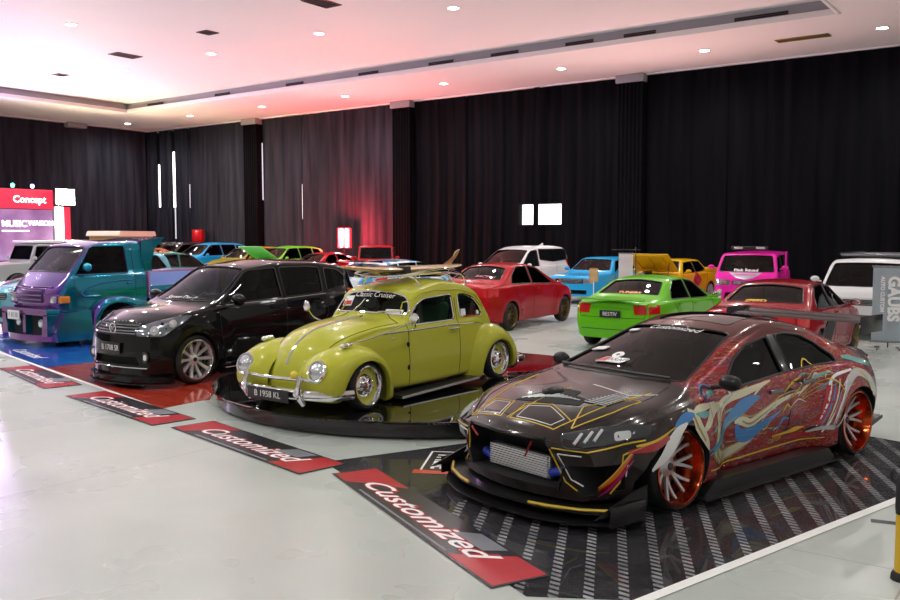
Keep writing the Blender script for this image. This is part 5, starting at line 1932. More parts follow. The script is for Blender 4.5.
hl = to2(LF, [(2.05, .42, .80), (2.04, .46, .70), (1.84, .74, .70), (1.62, .85, .86), (1.46, .86, .96), (1.62, .80, .955), (1.95, .64, .88)])
for o in sv.patch('headlight', hl, LF, mat('suv_lamp_housing', (.22, .24, .27), .12, .8, coat=1.0), .008, r=.03, both=True, label='clear swept-back headlight'):
    left = o.name == 'headlight' or o.name.endswith('.002')
    fr = LF if max(v.co.y for v in o.data.vertices) > 0 else ('A', -40)
    sg = 1 if fr == LF else -1
    for (x, y, z, r_) in ((1.91, .66, .775, .058), (1.72, .79, .86, .048)):
        c = to2(fr, [(x, sg * y, z)])[0]
        sv.patch('reflector_bowl', [(c[0] + r_ * math.cos(t), c[1] + r_ * math.sin(t)) for t in np.linspace(0, 6.2, 18)], fr, M_CHROME, .011, r=0, res=.03, parent=o)
        sv.patch('bulb', [(c[0] + .022 * math.cos(t), c[1] + .022 * math.sin(t)) for t in np.linspace(0, 6.2, 12)], fr, M_LENS, .014, r=0, res=.03, parent=o)
gr = sv.patch('grille', [(-.44, .70), (.44, .70), (.47, .80), (.42, .86), (-.42, .86), (-.47, .80)], 'F', M_DARK, .006, r=.03)[0]
sv.line('grille_bar', [[(-.43, z), (.43, z)] for z in (.73, .765, .80, .835)], 'F', .009, M_CHROME if False else M_GUN, parent=gr, off=.008)
part('badge', sv, lambda b: (lathe(b, [(.055, 0), (.066, .006), (.075, 0), (.066, -.004)], 28, 'x', Matrix.Translation(sv.pt(0, .79, 'F', .016)), closed=True),
                             tube(b, [sv.pt(-.03, .80, 'F', .02), sv.pt(0, .765, 'F', .02), sv.pt(.03, .80, 'F', .02), sv.pt(0, .825, 'F', .02)], .008)), M_CHROME, label='round chrome badge')
p = sv.pt(0, .55, 'F', .0)
plate(sv, (p.x + .02, 0, .53), 0, .43, .15, 'B 1708 SR')
for sg in (1, -1):
    c = sv.pt(sg * .60, .42, 'F', .0)
    fo = part('fog_lamp', sv, lambda b: lathe(b, [(0, .012), (.04, .01), (.05, .0), (0, -.01)], 24, 'x', Matrix.Translation(c)), M_LENS)
    part('fog_bezel', sv, lambda b: lathe(b, [(.05, .012), (.075, .016), (.08, 0), (.05, 0)], 24, 'x', Matrix.Translation(c), closed=True), M_TRIM, fo)
def lipf(b, z0, z1, s):
    pl = [(2.19 * s, 0), (2.16 * s, .4), (2.04 * s, .68), (1.86, .83), (1.70, .85), (1.75, .7), (2.0, 0)]
    pl = pl + [(x, -y) for x, y in pl[::-1] if y > 0]
    prism(b, roundpoly(pl, .08), z0, z1, 'xy')
part('front_lip', sv, lambda b: lipf(b, .085, .16, 1.0), M_BLACKP)
part('front_lip_blade', sv, lambda b: lipf(b, .06, .072, 1.015), M_CARB)
part('bumper_trim', sv, lambda b: tube(b, [sv.pt(y, .27, 'F', .004) for y in np.linspace(-.62, .62, 20)], .012, 6), M_CHROME)
for sg in (1, -1):
    part('side_skirt', sv, lambda b: prism(b, roundpoly([(.96, .10), (.96, .20), (-.93, .20), (-.93, .10)], .03), sg * .76, sg * .87, 'xz'), M_BLACKP)
    part('skirt_trim', sv, lambda b: tube(b, [(.9, sg * .872, .18), (-.9, sg * .872, .18)], .006, 6), M_CHROME)
sv.line('door_seam', [[(.92, 1.04), (.94, .70), (.84, .24), (-.33, .22), (-.36, .6), (-.345, 1.55)], [(-.33, .22), (-.80, .24), (-1.05, .62), (-1.22, .80), (-1.27, 1.55)]], 'L', .0035, M_DARK, both=True)
sv.line('hood_seam', [[(1.12, -.66), (1.5, -.70), (1.92, -.55), (1.99, 0), (1.92, .55), (1.5, .70), (1.12, .66)]], 'T', .0035, M_DARK)
sv.line('hood_studs', [[(2.0 - abs(y) * .12, y), (1.995 - abs(y) * .12, y + .012)] for y in np.linspace(-.4, .4, 13)], 'T', .008, M_CHROME, off=.004)
door_mirror(sv, .72, .84, 1.14, M_BLACKP, 1.15, .12)
for sg in ('L', 'R'):
    for x, z in ((-.14, .98), (-1.02, 1.01)):
        q = sv.pt(x, z, sg, .02)
        part('door_handle', sv, lambda b: box(b, q.x - .1, q.x + .1, q.y - .014, q.y + .014, z - .016, z + .016, .008), M_BLACKP)
sv.patch('tail_light', to2(('A', 140), [(-2.12, .62, .85), (-2.12, .60, 1.15), (-1.9, .82, 1.18), (-1.95, .83, .85)]), ('A', 140), M_REDLENS, .006, both=True)
sv.text('windscreen_lettering', 'Street Devil', WF, .0, to2(WF, [(.98, 0, 1.14)])[0][1], .13, M_WHITE, .004, shear=.3)
part('wiper', sv, lambda b: tube(b, [sv.pt(y, v, WF, .02) for y, v in to2(WF, [(1.02, -.1, 1.09), (1.0, .25, 1.10), (.93, .55, 1.10)])], .009), M_TRIM)
seats(sv, (-.05,), .36, .75)
seats(sv, (-1.0,), .36, .78)
steering(sv, .52, -.36, 1.02)
part('dashboard', sv, lambda b: box(b, .5, .98, -.66, .66, .62, 1.04, .06), M_SEAT)

# ================================================================== purple / teal cab-over pickup
def m_flip():
    m = mat('violet_teal_paint', (.1, .1, .3), .14, .75, coat=1.0)
    t = NT(m)
    s = t.n('ShaderNodeSeparateXYZ')
    t.l(t.n('ShaderNodeTexCoord').outputs['Normal'], s.inputs[0])
    f = t.math('ADD', t.math('MULTIPLY', s.outputs[0], .5), .5)
    c = t.ramp(f, [(.0, (.003, .16, .24)), (.5, (.003, .22, .30)), (.62, (.01, .26, .4)), (.74, (.05, .06, .32)), (.9, (.16, .04, .26)), (1.0, (.2, .05, .24))])
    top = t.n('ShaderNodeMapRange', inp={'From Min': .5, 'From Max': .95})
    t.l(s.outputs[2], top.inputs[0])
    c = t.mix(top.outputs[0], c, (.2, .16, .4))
    t.l(c, t.b.inputs['Base Color'])
    return m
FLIP = m_flip()
P = dict(xf=2.36, xr=.38, hmax=.60, cab=.72, ins=.03, wi=.03, crown=.04,
         top=[(2.36, 1.00), (2.30, 1.10), (2.03, 1.34), (1.53, 1.89), (1.3, 1.955), (.45, 1.975), (.38, 1.93)], topround=.07,
         belt=[(2.36, .96), (2.05, 1.22), (1.9, 1.27), (.38, 1.30)], bot=[(2.36, .42), (1.5, .40), (.38, .45)],
         W=[(2.36, .70), (2.28, .78), (2.05, .83), (1.4, .85), (.38, .85)],
         fx=[(.4, .10), (.7, .02), (.8, .0), (1.0, .0), (1.9, .0)], lf=.5, bowf=.10, bowr=0.0, lr=.05, tuck=.02, rs=.05, re=.07)
tk = Car('pickup_truck', 'teal and purple cab-over pickup truck with deep body kit on the blue mat', 'truck', (-16.1, 11.0, .0045), -90, P, FLIP, n=60, hollow=(.46, 2.0, .7))
WF = ('A', 0, 35)
ws = to2(WF, sym([(2.0, 0, 1.37), (1.99, .5, 1.365), (1.96, .72, 1.36), (1.57, .655, 1.83), (1.57, .4, 1.845), (1.57, 0, 1.85)]))
tk.win('windscreen', ws, WF, glass('bright_clear_glass', (.7, .75, .8), 1.0), r=.06, seal=.014)
tk.win('door_window', [(1.88, 1.315), (1.54, 1.82), (1.48, 1.85), (.80, 1.86), (.76, 1.325)], 'L', M_SM2, r=.04, both=True, seal=.014, sealm=FLIP)
tk.win('rear_window', [(-.6, 1.40), (.6, 1.40), (.6, 1.84), (-.6, 1.84)], 'B', M_SM2, r=.05)
tk.arch(1.12, .36, .44, .5)
tk.finish()
def f(b):
    # flared lower bumper bowl with two openings left dark
    pl = [(2.56, 0), (2.52, .45), (2.38, .80), (2.1, .97), (1.62, 1.02), (1.55, .8), (1.8, 0)]
    pl = pl + [(x, -y) for x, y in pl[::-1] if y > 0]
    prism(b, roundpoly(pl, .1), .10, .22, 'xy')
lowr = part('front_bumper', tk, f, FLIP)
part('bumper_face', tk, lambda b: [prism(b, roundpoly(q, .02), 2.2, 2.46, 'yz') for q in ([(-.80, .58), (.80, .58), (.78, .70), (-.78, .70)], [(-.05, .2), (.05, .2), (.05, .6), (-.05, .6)], [(-.80, .2), (-.60, .2), (-.68, .6), (-.80, .6)], [(.60, .2), (.80, .2), (.80, .6), (.68, .6)])], FLIP, lowr)
part('lower_grille', tk, lambda b: prism(b, [(-.78, .2), (.78, .2), (.78, .6), (-.78, .6)], 2.0, 2.33, 'yz'), M_DARK, lowr)
for sg in (1, -1):
    part('bumper_wing', tk, lambda b: (prism(b, [(2.36, .10), (2.40, .28), (2.22, .62), (1.70, .66), (1.62, .12)], sg * .80, sg * .98, 'xz')), FLIP, lowr)
    part('fog_lamp', tk, lambda b: lathe(b, [(0, .02), (.07, .01), (.085, -.01), (0, -.02)], 24, 'x', Matrix.Translation((2.36, sg * .4, .42))), M_LENS)
    # arched wheel flare and skirt
    O = [(1.66, .10), (1.66, .40), (1.54, .70), (1.30, .86), (.95, .88), (.66, .80), (.42, .74), (.2, .72)]
    I = [(1.58, .10), (1.57, .36), (1.46, .60), (1.28, .74), (1.0, .76), (.80, .66), (.70, .46), (.66, .30)]
    def fl(b):
        o, q = spline(O, 5), spline(I, 5)
        rows = [[b.verts.new((p[0], sg * .80, p[1])), b.verts.new((p[0], sg * .95, p[1])), b.verts.new((p[0] * .6 + r_[0] * .4, sg * 1.0, p[1] * .6 + r_[1] * .4)), b.verts.new((r_[0], sg * 1.0, r_[1])), b.verts.new((r_[0], sg * .84, r_[1]))] for p, r_ in zip(o, q)]
        for a, c in zip(rows, rows[1:]):
            for k in range(4):
                b.faces.new((a[k], a[k + 1], c[k + 1], c[k]))
        bmesh.ops.recalc_face_normals(b, faces=b.faces)
    part('wheel_flare', tk, fl, FLIP, angle=50)
    part('side_skirt', tk, lambda b: prism(b, roundpoly([(.70, .10), (.64, .46), (.36, .70), (-2.0, .70), (-2.0, .14)], .05), sg * .84, sg * .98, 'xz'), FLIP)
    part('cab_fin', tk, lambda b: prism(b, [(.42, 1.34), (.42, 1.95), (-.14, 2.02), (.10, 1.80), (.20, 1.5), (.18, 1.34)], sg * .70, sg * .76, 'xz'), FLIP)
    hlm = part('headlight', tk, lambda b: box(b, 2.10, 2.30, min(sg * .60, sg * .745), max(sg * .60, sg * .745), .80, .93, .02), M_LENS)
    part('turn_signal', tk, lambda b: box(b, 2.02, 2.21, min(sg * .745, sg * .855), max(sg * .745, sg * .855), .80, .93, .02), M_AMBER, hlm)
    part('lamp_frame', tk, lambda b: [tube(b, [(2.33 - (.1 if abs(y) > .7 else 0), sg * y, .78) for y in (.5, .7, .84)], .014), tube(b, [(2.33 - (.1 if abs(y) > .7 else 0), sg * y, .95) for y in (.5, .7, .84)], .014)], FLIP, hlm)
part('spoiler_bridge', tk, lambda b: prism(b, [(.42, 1.95), (-.14, 2.02), (-.12, 1.99), (.42, 1.91)], -.73, .73, 'xz'), FLIP)
tk.line('door_seam', [[(1.93, 1.28), (1.88, .95), (1.70, .74)], [(.66, 1.9), (.62, 1.3), (.62, .84)]], 'L', .005, M_DARK, both=True)
tk.line('door_swage', [[(1.80, .96), (1.70, 1.06), (1.4, 1.14), (1.0, 1.18), (.64, 1.19)], [(1.80, .96), (1.72, .90), (1.4, .90)]], 'L', .018, FLIP, both=True, n=8)
for i, z in enumerate((.86, .94, 1.02)):
    part('grille_bar', tk, lambda b: tube(b, [tk.pt(y, z, 'F', .012) for y in np.linspace(-.44, .44, 12)], .018, 8), FLIP)
tk.patch('grille', [(-.48, .80), (.48, .80), (.48, 1.06), (-.48, 1.06)], 'F', mat('dark_violet_mesh', (.06, .02, .09), .4, .5), .004, r=.04)
part('front_panel_lip', tk, lambda b: [tube(b, [tk.pt(y, z, 'F', .006) for y in np.linspace(-.62, .62, 14)], .02, 8) for z in (1.09, .75)], FLIP)
plate(tk, (2.50, -.30, .56), 0, .42, .17, 'F 8130', mat('pale_plate', (.7, .7, .7), .4), M_TRIM)
for sg in ('L', 'R'):
    q = tk.pt(.72, 1.12, sg, .02)
    part('door_handle', tk, lambda b: box(b, q.x - .07, q.x + .09, q.y - .014, q.y + .014, q.z - .016, q.z + .016, .008), FLIP)
door_mirror(tk, 1.66, .80, 1.46, mat('turquoise_cap', (.01, .3, .42), .2, .5, coat=1), 1.1, .05)
seats(tk, (1.0,), .40, .95)
steering(tk, 1.60, -.40, 1.30)
part('dashboard', tk, lambda b: box(b, 1.65, 1.95, -.7, .7, .8, 1.22, .05), M_SEAT)
M_LILAC = mat('lilac_panel', (.42, .24, .46), .25, .3, coat=1)
M_SKY = mat('pale_blue_lining', (.3, .45, .85), .3, coat=.5)
def f(b):
    box(b, -2.3, .30, -.84, .84, .74, .80, .01)
bed = part('cargo_bed', tk, f, FLIP)
for y0, y1, m_ in ((-.84, -.79, M_LILAC), (.79, .84, FLIP)):
    part('bed_side', tk, lambda b: box(b, -2.3, .30, y0, y1, .80, 1.30 if y0 < 0 else 1.05, .012), m_, bed)
part('bed_lining', tk, lambda b: box(b, -2.2, -.1, -.78, -.77, .82, 1.24), M_SKY, bed, smooth=False)
part('head_board', tk, lambda b: box(b, .28, .32, -.84, .84, .80, 1.34, .01), M_LILAC, bed)
part('tail_gate', tk, lambda b: box(b, -2.34, -2.29, -.84, .84, .78, 1.28, .012), M_LILAC, bed)
part('chassis', tk, lambda b: box(b, -2.2, 1.7, -.45, .45, .38, .62, .02), M_DARK)
wheels(tk, [(1.12, .86, .30, 0), (-1.35, .86, .30, 0)], .30, .22, .2, 'mesh', (M_ALU, M_GUN, M_TRIM), n=8, depth=.03, key='truck')

# ================================================================== the other show cars
def sc(keys, a, b):
    return [tuple([k[0] * a, k[1] * b] + list(k[2:])) for k in keys]


KINDS = {}
KINDS['sedan'] = dict(
    P=dict(xf=2.18, xr=-2.2, hmax=.5, cab=.56, ins=.03, wi=.04, crown=.05, topround=.2,
           top=[(2.18, .62), (2.10, .72), (1.15, .95), (.32, 1.36), (-.2, 1.42), (-.9, 1.37), (-1.58, 1.04), (-2.1, 1.0), (-2.2, .93)],
           belt=[(2.18, .58), (1.9, .70), (1.1, .86), (-1, .93), (-2.2, .90)], bot=[(2.18, .2), (1.6, .17), (-1.6, .17), (-2.2, .24)],
           W=[(2.18, .68), (2.06, .76), (1.8, .82), (1, .85), (-1.2, .85), (-1.9, .82), (-2.1, .77), (-2.2, .70)],
           bumps=[(1.32, .34, .58, .56, .03), (-1.33, .34, .58, .56, .03)], fx=[(.2, .03), (.4, .0), (.6, .0)], rx=[(.2, .06), (.5, .0), (.9, .05)],
           bowf=.24, bowr=.12, bow_ws=.08, cabmid=-.4, tuck=.05),
    ws=[(1.10, 0, .97), (1.06, .4, .97), (.92, .68, .95), (.30, .50, 1.32), (.36, 0, 1.355)], wsf=('A', 0, 60),
    rw=[(-.95, 0, 1.36), (-.95, .48, 1.31), (-1.42, .60, 1.05), (-1.52, 0, 1.06)], rwf=('A', 180, 55),
    side=[[(.74, .93), (.60, 1.03), (.22, 1.28), (-.18, 1.33), (-.22, .955), (.5, .93)], [(-.29, .96), (-.25, 1.33), (-.70, 1.32), (-1.02, 1.16), (-1.18, 1.0), (-1.1, .98)]],
    hl=[(2.12, .44, .62), (2.08, .42, .73), (1.80, .80, .78), (1.62, .86, .80), (1.66, .86, .70), (1.95, .74, .62)], hlf=('A', 42),
    tl=[(-2.2, .50, .72), (-2.2, .48, .90), (-2.0, .80, .92), (-1.88, .86, .90), (-1.9, .86, .74)], tlf=('A', 140),
    wheels=[(1.32, .84), (-1.33, .84)], R=.31, mirror=(.74, .84, .98), seamf=[(.86, .9), (.9, .6), (.8, .24), (-.26, .24), (-.27, 1.33)], seamr=[(-.26, .24), (-.80, .26), (-1.0, .6), (-1.2, .92)],
    grille=[(-.36, .60), (.36, .60), (.40, .70), (-.40, .70)], intake=[(-.55, .30), (.55, .30), (.50, .46), (-.50, .46)], handles=[(-.12, .86), (-.98, .89)], plate=(.50, .72), seats=.52)
KINDS['suv'] = dict(
    P=dict(xf=2.05, xr=-2.05, hmax=.55, cab=.60, ins=.03, wi=.035, crown=.05, topround=.15,
           top=[(2.05, .80), (1.98, .90), (1.05, 1.06), (.30, 1.52), (-.3, 1.60), (-1.4, 1.57), (-1.85, 1.48), (-2.02, 1.15), (-2.05, 1.0)],
           belt=[(2.05, .74), (1.7, .88), (.9, 1.0), (-1.2, 1.06), (-2.05, 1.0)], bot=[(2.05, .24), (1.5, .2), (-1.6, .2), (-2.05, .28)],
           W=[(2.05, .68), (1.95, .76), (1.6, .82), (.8, .84), (-1.4, .84), (-1.9, .80), (-2.05, .72)],
           bumps=[(1.28, .36, .58, .58, .03), (-1.28, .36, .58, .58, .03)], bowf=.22, bowr=.1, bow_ws=.08, cabmid=-.5, tuck=.05),
    ws=[(1.0, 0, 1.08), (.96, .4, 1.08), (.84, .68, 1.06), (.28, .54, 1.47), (.34, 0, 1.51)], wsf=('A', 0, 50),
    rw=[(-1.88, 0, 1.42), (-1.86, .52, 1.40), (-1.98, .62, 1.12), (-2.02, 0, 1.12)], rwf=('A', 180, 15),
    side=[[(.80, 1.05), (.34, 1.42), (.2, 1.48), (-.24, 1.50), (-.28, 1.07)], [(-.34, 1.07), (-.31, 1.50), (-1.05, 1.49), (-1.1, 1.11)], [(-1.17, 1.12), (-1.13, 1.48), (-1.5, 1.44), (-1.72, 1.18)]],
    hl=[(1.98, .42, .74), (1.96, .42, .86), (1.66, .80, .94), (1.45, .85, .96), (1.5, .86, .84), (1.8, .74, .74)], hlf=('A', 42),
    tl=[(-2.02, .62, .85), (-2.0, .60, 1.08), (-1.8, .84, 1.12), (-1.82, .85, .85)], tlf=('A', 140),
    wheels=[(1.28, .83), (-1.28, .83)], R=.33, mirror=(.66, .83, 1.10), seamf=[(.86, 1.02), (.88, .6), (.8, .26), (-.3, .26), (-.3, 1.5)], seamr=[(-.3, .26), (-.78, .3), (-.95, .6), (-1.12, .8), (-1.13, 1.48)],
    grille=[(-.40, .66), (.40, .66), (.44, .78), (-.44, .78)], intake=[(-.55, .32), (.55, .32), (.5, .5), (-.5, .5)], handles=[(-.12, .98), (-.95, 1.0)], plate=(.58, .82), seats=.62)
KINDS['mpv'] = dict(
    P=dict(xf=2.25, xr=-2.3, hmax=.7, cab=.66, ins=.03, wi=.03, crown=.05, topround=.15,
           top=[(2.25, .80), (2.18, .92), (1.55, 1.06), (.55, 1.68), (.0, 1.80), (-1.8, 1.80), (-2.15, 1.72), (-2.28, 1.3), (-2.3, 1.0)],
           belt=[(2.25, .74), (1.9, .9), (1.3, 1.0), (-1.2, 1.08), (-2.3, 1.0)], bot=[(2.25, .2), (1.6, .18), (-1.8, .18), (-2.3, .26)],
           W=[(2.25, .70), (2.15, .80), (1.8, .87), (.8, .9), (-1.6, .9), (-2.15, .86), (-2.3, .76)],
           bumps=[(1.42, .36, .58, .58, .02), (-1.4, .36, .58, .58, .02)], bowf=.24, bowr=.1, bow_ws=.08, cabmid=-.7, tuck=.05),
    ws=[(1.48, 0, 1.09), (1.42, .45, 1.09), (1.26, .74, 1.07), (.50, .60, 1.66), (.58, 0, 1.70)], wsf=('A', 0, 52),
    rw=[(-2.16, 0, 1.68), (-2.14, .56, 1.66), (-2.24, .66, 1.2), (-2.28, 0, 1.2)], rwf=('A', 180, 15),
    side=[[(1.22, 1.07), (.62, 1.52), (.42, 1.62), (.05, 1.66), (.10, 1.08)], [(-.02, 1.30), (-.06, 1.68), (-1.9, 1.67), (-2.05, 1.55), (-2.0, 1.28), (-.9, 1.22)]],
    hl=[(2.18, .50, .76), (2.16, .48, .90), (1.86, .84, .96), (1.7, .88, .96), (1.75, .89, .86), (2.0, .8, .76)], hlf=('A', 42),
    tl=[(-2.26, .66, .95), (-2.24, .64, 1.3), (-2.0, .88, 1.3), (-2.04, .9, .95)], tlf=('A', 140),
    wheels=[(1.42, .89), (-1.4, .89)], R=.34, mirror=(1.0, .88, 1.14), seamf=[(1.2, 1.02), (1.0, .6), (.95, .26), (.06, .26), (.03, 1.66)], seamr=[(.06, .26), (-.9, .26), (-1.0, .7), (-1.1, 1.2)],
    grille=[(-.48, .56), (.48, .56), (.5, .84), (-.5, .84)], intake=[(-.6, .28), (.6, .28), (.56, .44), (-.56, .44)], handles=[(.18, .98), (-.12, .98)], plate=(.5, .85), seats=.65)
KINDS['van'] = dict(
    P=dict(xf=1.86, xr=-1.9, hmax=.6, cab=.66, ins=.02, wi=.02, crown=.04, topround=.1,
           top=[(1.86, .88), (1.80, 1.0), (1.70, 1.06), (1.18, 1.60), (1.0, 1.66), (-1.7, 1.66), (-1.86, 1.58), (-1.9, 1.2)],
           belt=[(1.86, .84), (1.7, 1.0), (1.4, 1.04), (-1.9, 1.04)], bot=[(1.86, .26), (1.4, .2), (-1.9, .26)],
           W=[(1.86, .66), (1.80, .73), (1.6, .77), (.8, .78), (-1.7, .78), (-1.9, .7)],
           bumps=[(1.12, .34, .5, .52, .02), (-1.1, .34, .5, .52, .02)], bowf=.16, bowr=.06, bow_ws=.04, cabmid=-.3, tuck=.03, lf=.5),
    ws=[(1.68, 0, 1.10), (1.64, .4, 1.10), (1.56, .66, 1.09), (1.16, .58, 1.54), (1.20, 0, 1.56)], wsf=('A', 0, 40),
    rw=[(-1.88, 0, 1.55), (-1.88, .56, 1.53), (-1.9, .62, 1.1), (-1.9, 0, 1.1)], rwf=('A', 180, 10),
    side=[[(1.46, 1.09), (1.10, 1.50), (.40, 1.55), (.38, 1.10)], [(.30, 1.12), (.30, 1.55), (-.70, 1.55), (-.70, 1.12)], [(-.78, 1.12), (-.78, 1.55), (-1.6, 1.53), (-1.65, 1.14)]],
    hl=[(1.84, .36, .70), (1.84, .36, .86), (1.72, .70, .88), (1.60, .78, .88), (1.62, .78, .72), (1.75, .68, .70)], hlf=('A', 25),
    tl=[(-1.88, .58, .7), (-1.88, .58, 1.0), (-1.7, .78, 1.0), (-1.7, .78, .7)], tlf=('A', 140),
    wheels=[(1.12, .77), (-1.1, .77)], R=.28, mirror=(1.36, .80, 1.22), seamf=[(1.50, 1.06), (1.48, .7), (1.4, .3), (.36, .3), (.34, 1.55)], seamr=[(.36, .3), (-.72, .3), (-.74, 1.55)],
    grille=[(-.30, .72), (.30, .72), (.30, .84), (-.30, .84)], intake=[(-.5, .32), (.5, .32), (.46, .5), (-.46, .5)], handles=[(.52, .96), (.2, .96)], plate=(.58, .8), seats=.7)
KINDS['classic'] = dict(
    P=dict(xf=2.0, xr=-2.1, hmax=.45, cab=.54, ins=.03, wi=.03, crown=.04, topround=.08,
           top=[(2.0, .74), (1.96, .82), (.95, .90), (.42, 1.30), (.2, 1.34), (-.9, 1.33), (-1.35, .96), (-2.05, .92), (-2.1, .85)],
           belt=[(2.0, .72), (1.8, .80), (.9, .85), (-1, .88), (-2.1, .84)], bot=[(2.0, .24), (1.5, .2), (-1.6, .2), (-2.1, .28)],
           W=[(2.0, .72), (1.95, .76), (1.6, .78), (.8, .79), (-1.4, .79), (-2.0, .76), (-2.1, .72)],
           bumps=[(1.25, .34, .5, .5, .03), (-1.25, .34, .5, .5, .03)], bowf=.06, bowr=.06, bow_ws=.06, cabmid=-.4, tuck=.04),
    ws=[(.88, 0, .95), (.85, .4, .94), (.78, .62, .93), (.42, .48, 1.26), (.46, 0, 1.28)], wsf=('A', 0, 50),
    rw=[(-.96, 0, 1.28), (-.96, .46, 1.25), (-1.26, .56, 1.0), (-1.3, 0, 1.0)], rwf=('A', 180, 50),
    side=[[(.66, .91), (.36, 1.22), (-.20, 1.26), (-.22, .92)], [(-.28, .92), (-.26, 1.26), (-.80, 1.25), (-1.06, .96)]],
    hl=[(1.99, .42, .60), (1.99, .42, .74), (1.97, .70, .74), (1.97, .70, .60)], hlf=('A', 0),
    tl=[(-2.08, .46, .62), (-2.08, .46, .80), (-2.06, .72, .80), (-2.06, .72, .62)], tlf=('A', 180),
    wheels=[(1.25, .79), (-1.25, .79)], R=.29, mirror=(.66, .79, .98), seamf=[(.74, .88), (.76, .5), (.7, .26), (-.25, .26), (-.25, 1.26)], seamr=[(-.25, .26), (-.8, .28), (-.95, .6), (-1.08, .9)],
    grille=[(-.40, .60), (.40, .60), (.40, .74), (-.40, .74)], intake=[(-.5, .3), (.5, .3), (.5, .42), (-.5, .42)], handles=[(-.1, .82), (-.92, .84)], plate=(.45, .66), seats=.5)
KINDS['jeep'] = dict(
    P=dict(xf=1.85, xr=-1.85, hmax=.62, cab=.66, ins=.01, wi=.02, crown=.03, topround=.05,
           top=[(1.85, 1.0), (1.80, 1.06), (.78, 1.12), (.56, 1.68), (.45, 1.72), (-1.75, 1.72), (-1.85, 1.66)],
           belt=[(1.85, .98), (1.6, 1.02), (.8, 1.06), (-1.85, 1.06)], bot=[(1.85, .40), (-1.85, .40)],
           W=[(1.85, .56), (1.5, .60), (.9, .72), (.7, .74), (-1.85, .74)], bowf=.03, bowr=0, tuck=.02, rs=.03, re=.04),
    ws=[(.74, 0, 1.17), (.73, .4, 1.17), (.72, .64, 1.16), (.57, .60, 1.62), (.58, 0, 1.63)], wsf=('A', 0, 15),
    rw=[(-1.85, 0, 1.6), (-1.85, .55, 1.6), (-1.85, .58, 1.15), (-1.85, 0, 1.15)], rwf=('A', 180, 0),
    side=[[(.62, 1.12), (.50, 1.60), (-.20, 1.62), (-.22, 1.12)], [(-.32, 1.14), (-.30, 1.62), (-1.65, 1.62), (-1.65, 1.14)]],
    hl=[(1.85, .30, .74), (1.85, .30, .92), (1.84, .48, .92), (1.84, .48, .74)], hlf=('A', 0),
    tl=[(-1.85, .58, .7), (-1.85, .58, .95), (-1.84, .7, .95), (-1.84, .7, .7)], tlf=('A', 180),
    wheels=[(1.2, .80), (-1.15, .80)], R=.37, mirror=(.66, .76, 1.22), seamf=[(.66, 1.08), (.66, .5), (-.26, .5), (-.26, 1.62)], seamr=[],
    grille=[(-.24, .66), (.24, .66), (.24, .94), (-.24, .94)], intake=[(-.45, .45), (.45, .45), (.45, .55), (-.45, .55)], handles=[(-.12, .96)], plate=(.5, .8), seats=.8)

M_LAMPH = mat('lamp_housing', (.5, .52, .55), .12, .8, coat=1.0)
M_BRONZE = mat('bronze_wheel_paint', (.16, .11, .05), .35, .7)
M_WSILV = mat('bright_silver_paint', (.66, .66, .68), .35, .5)


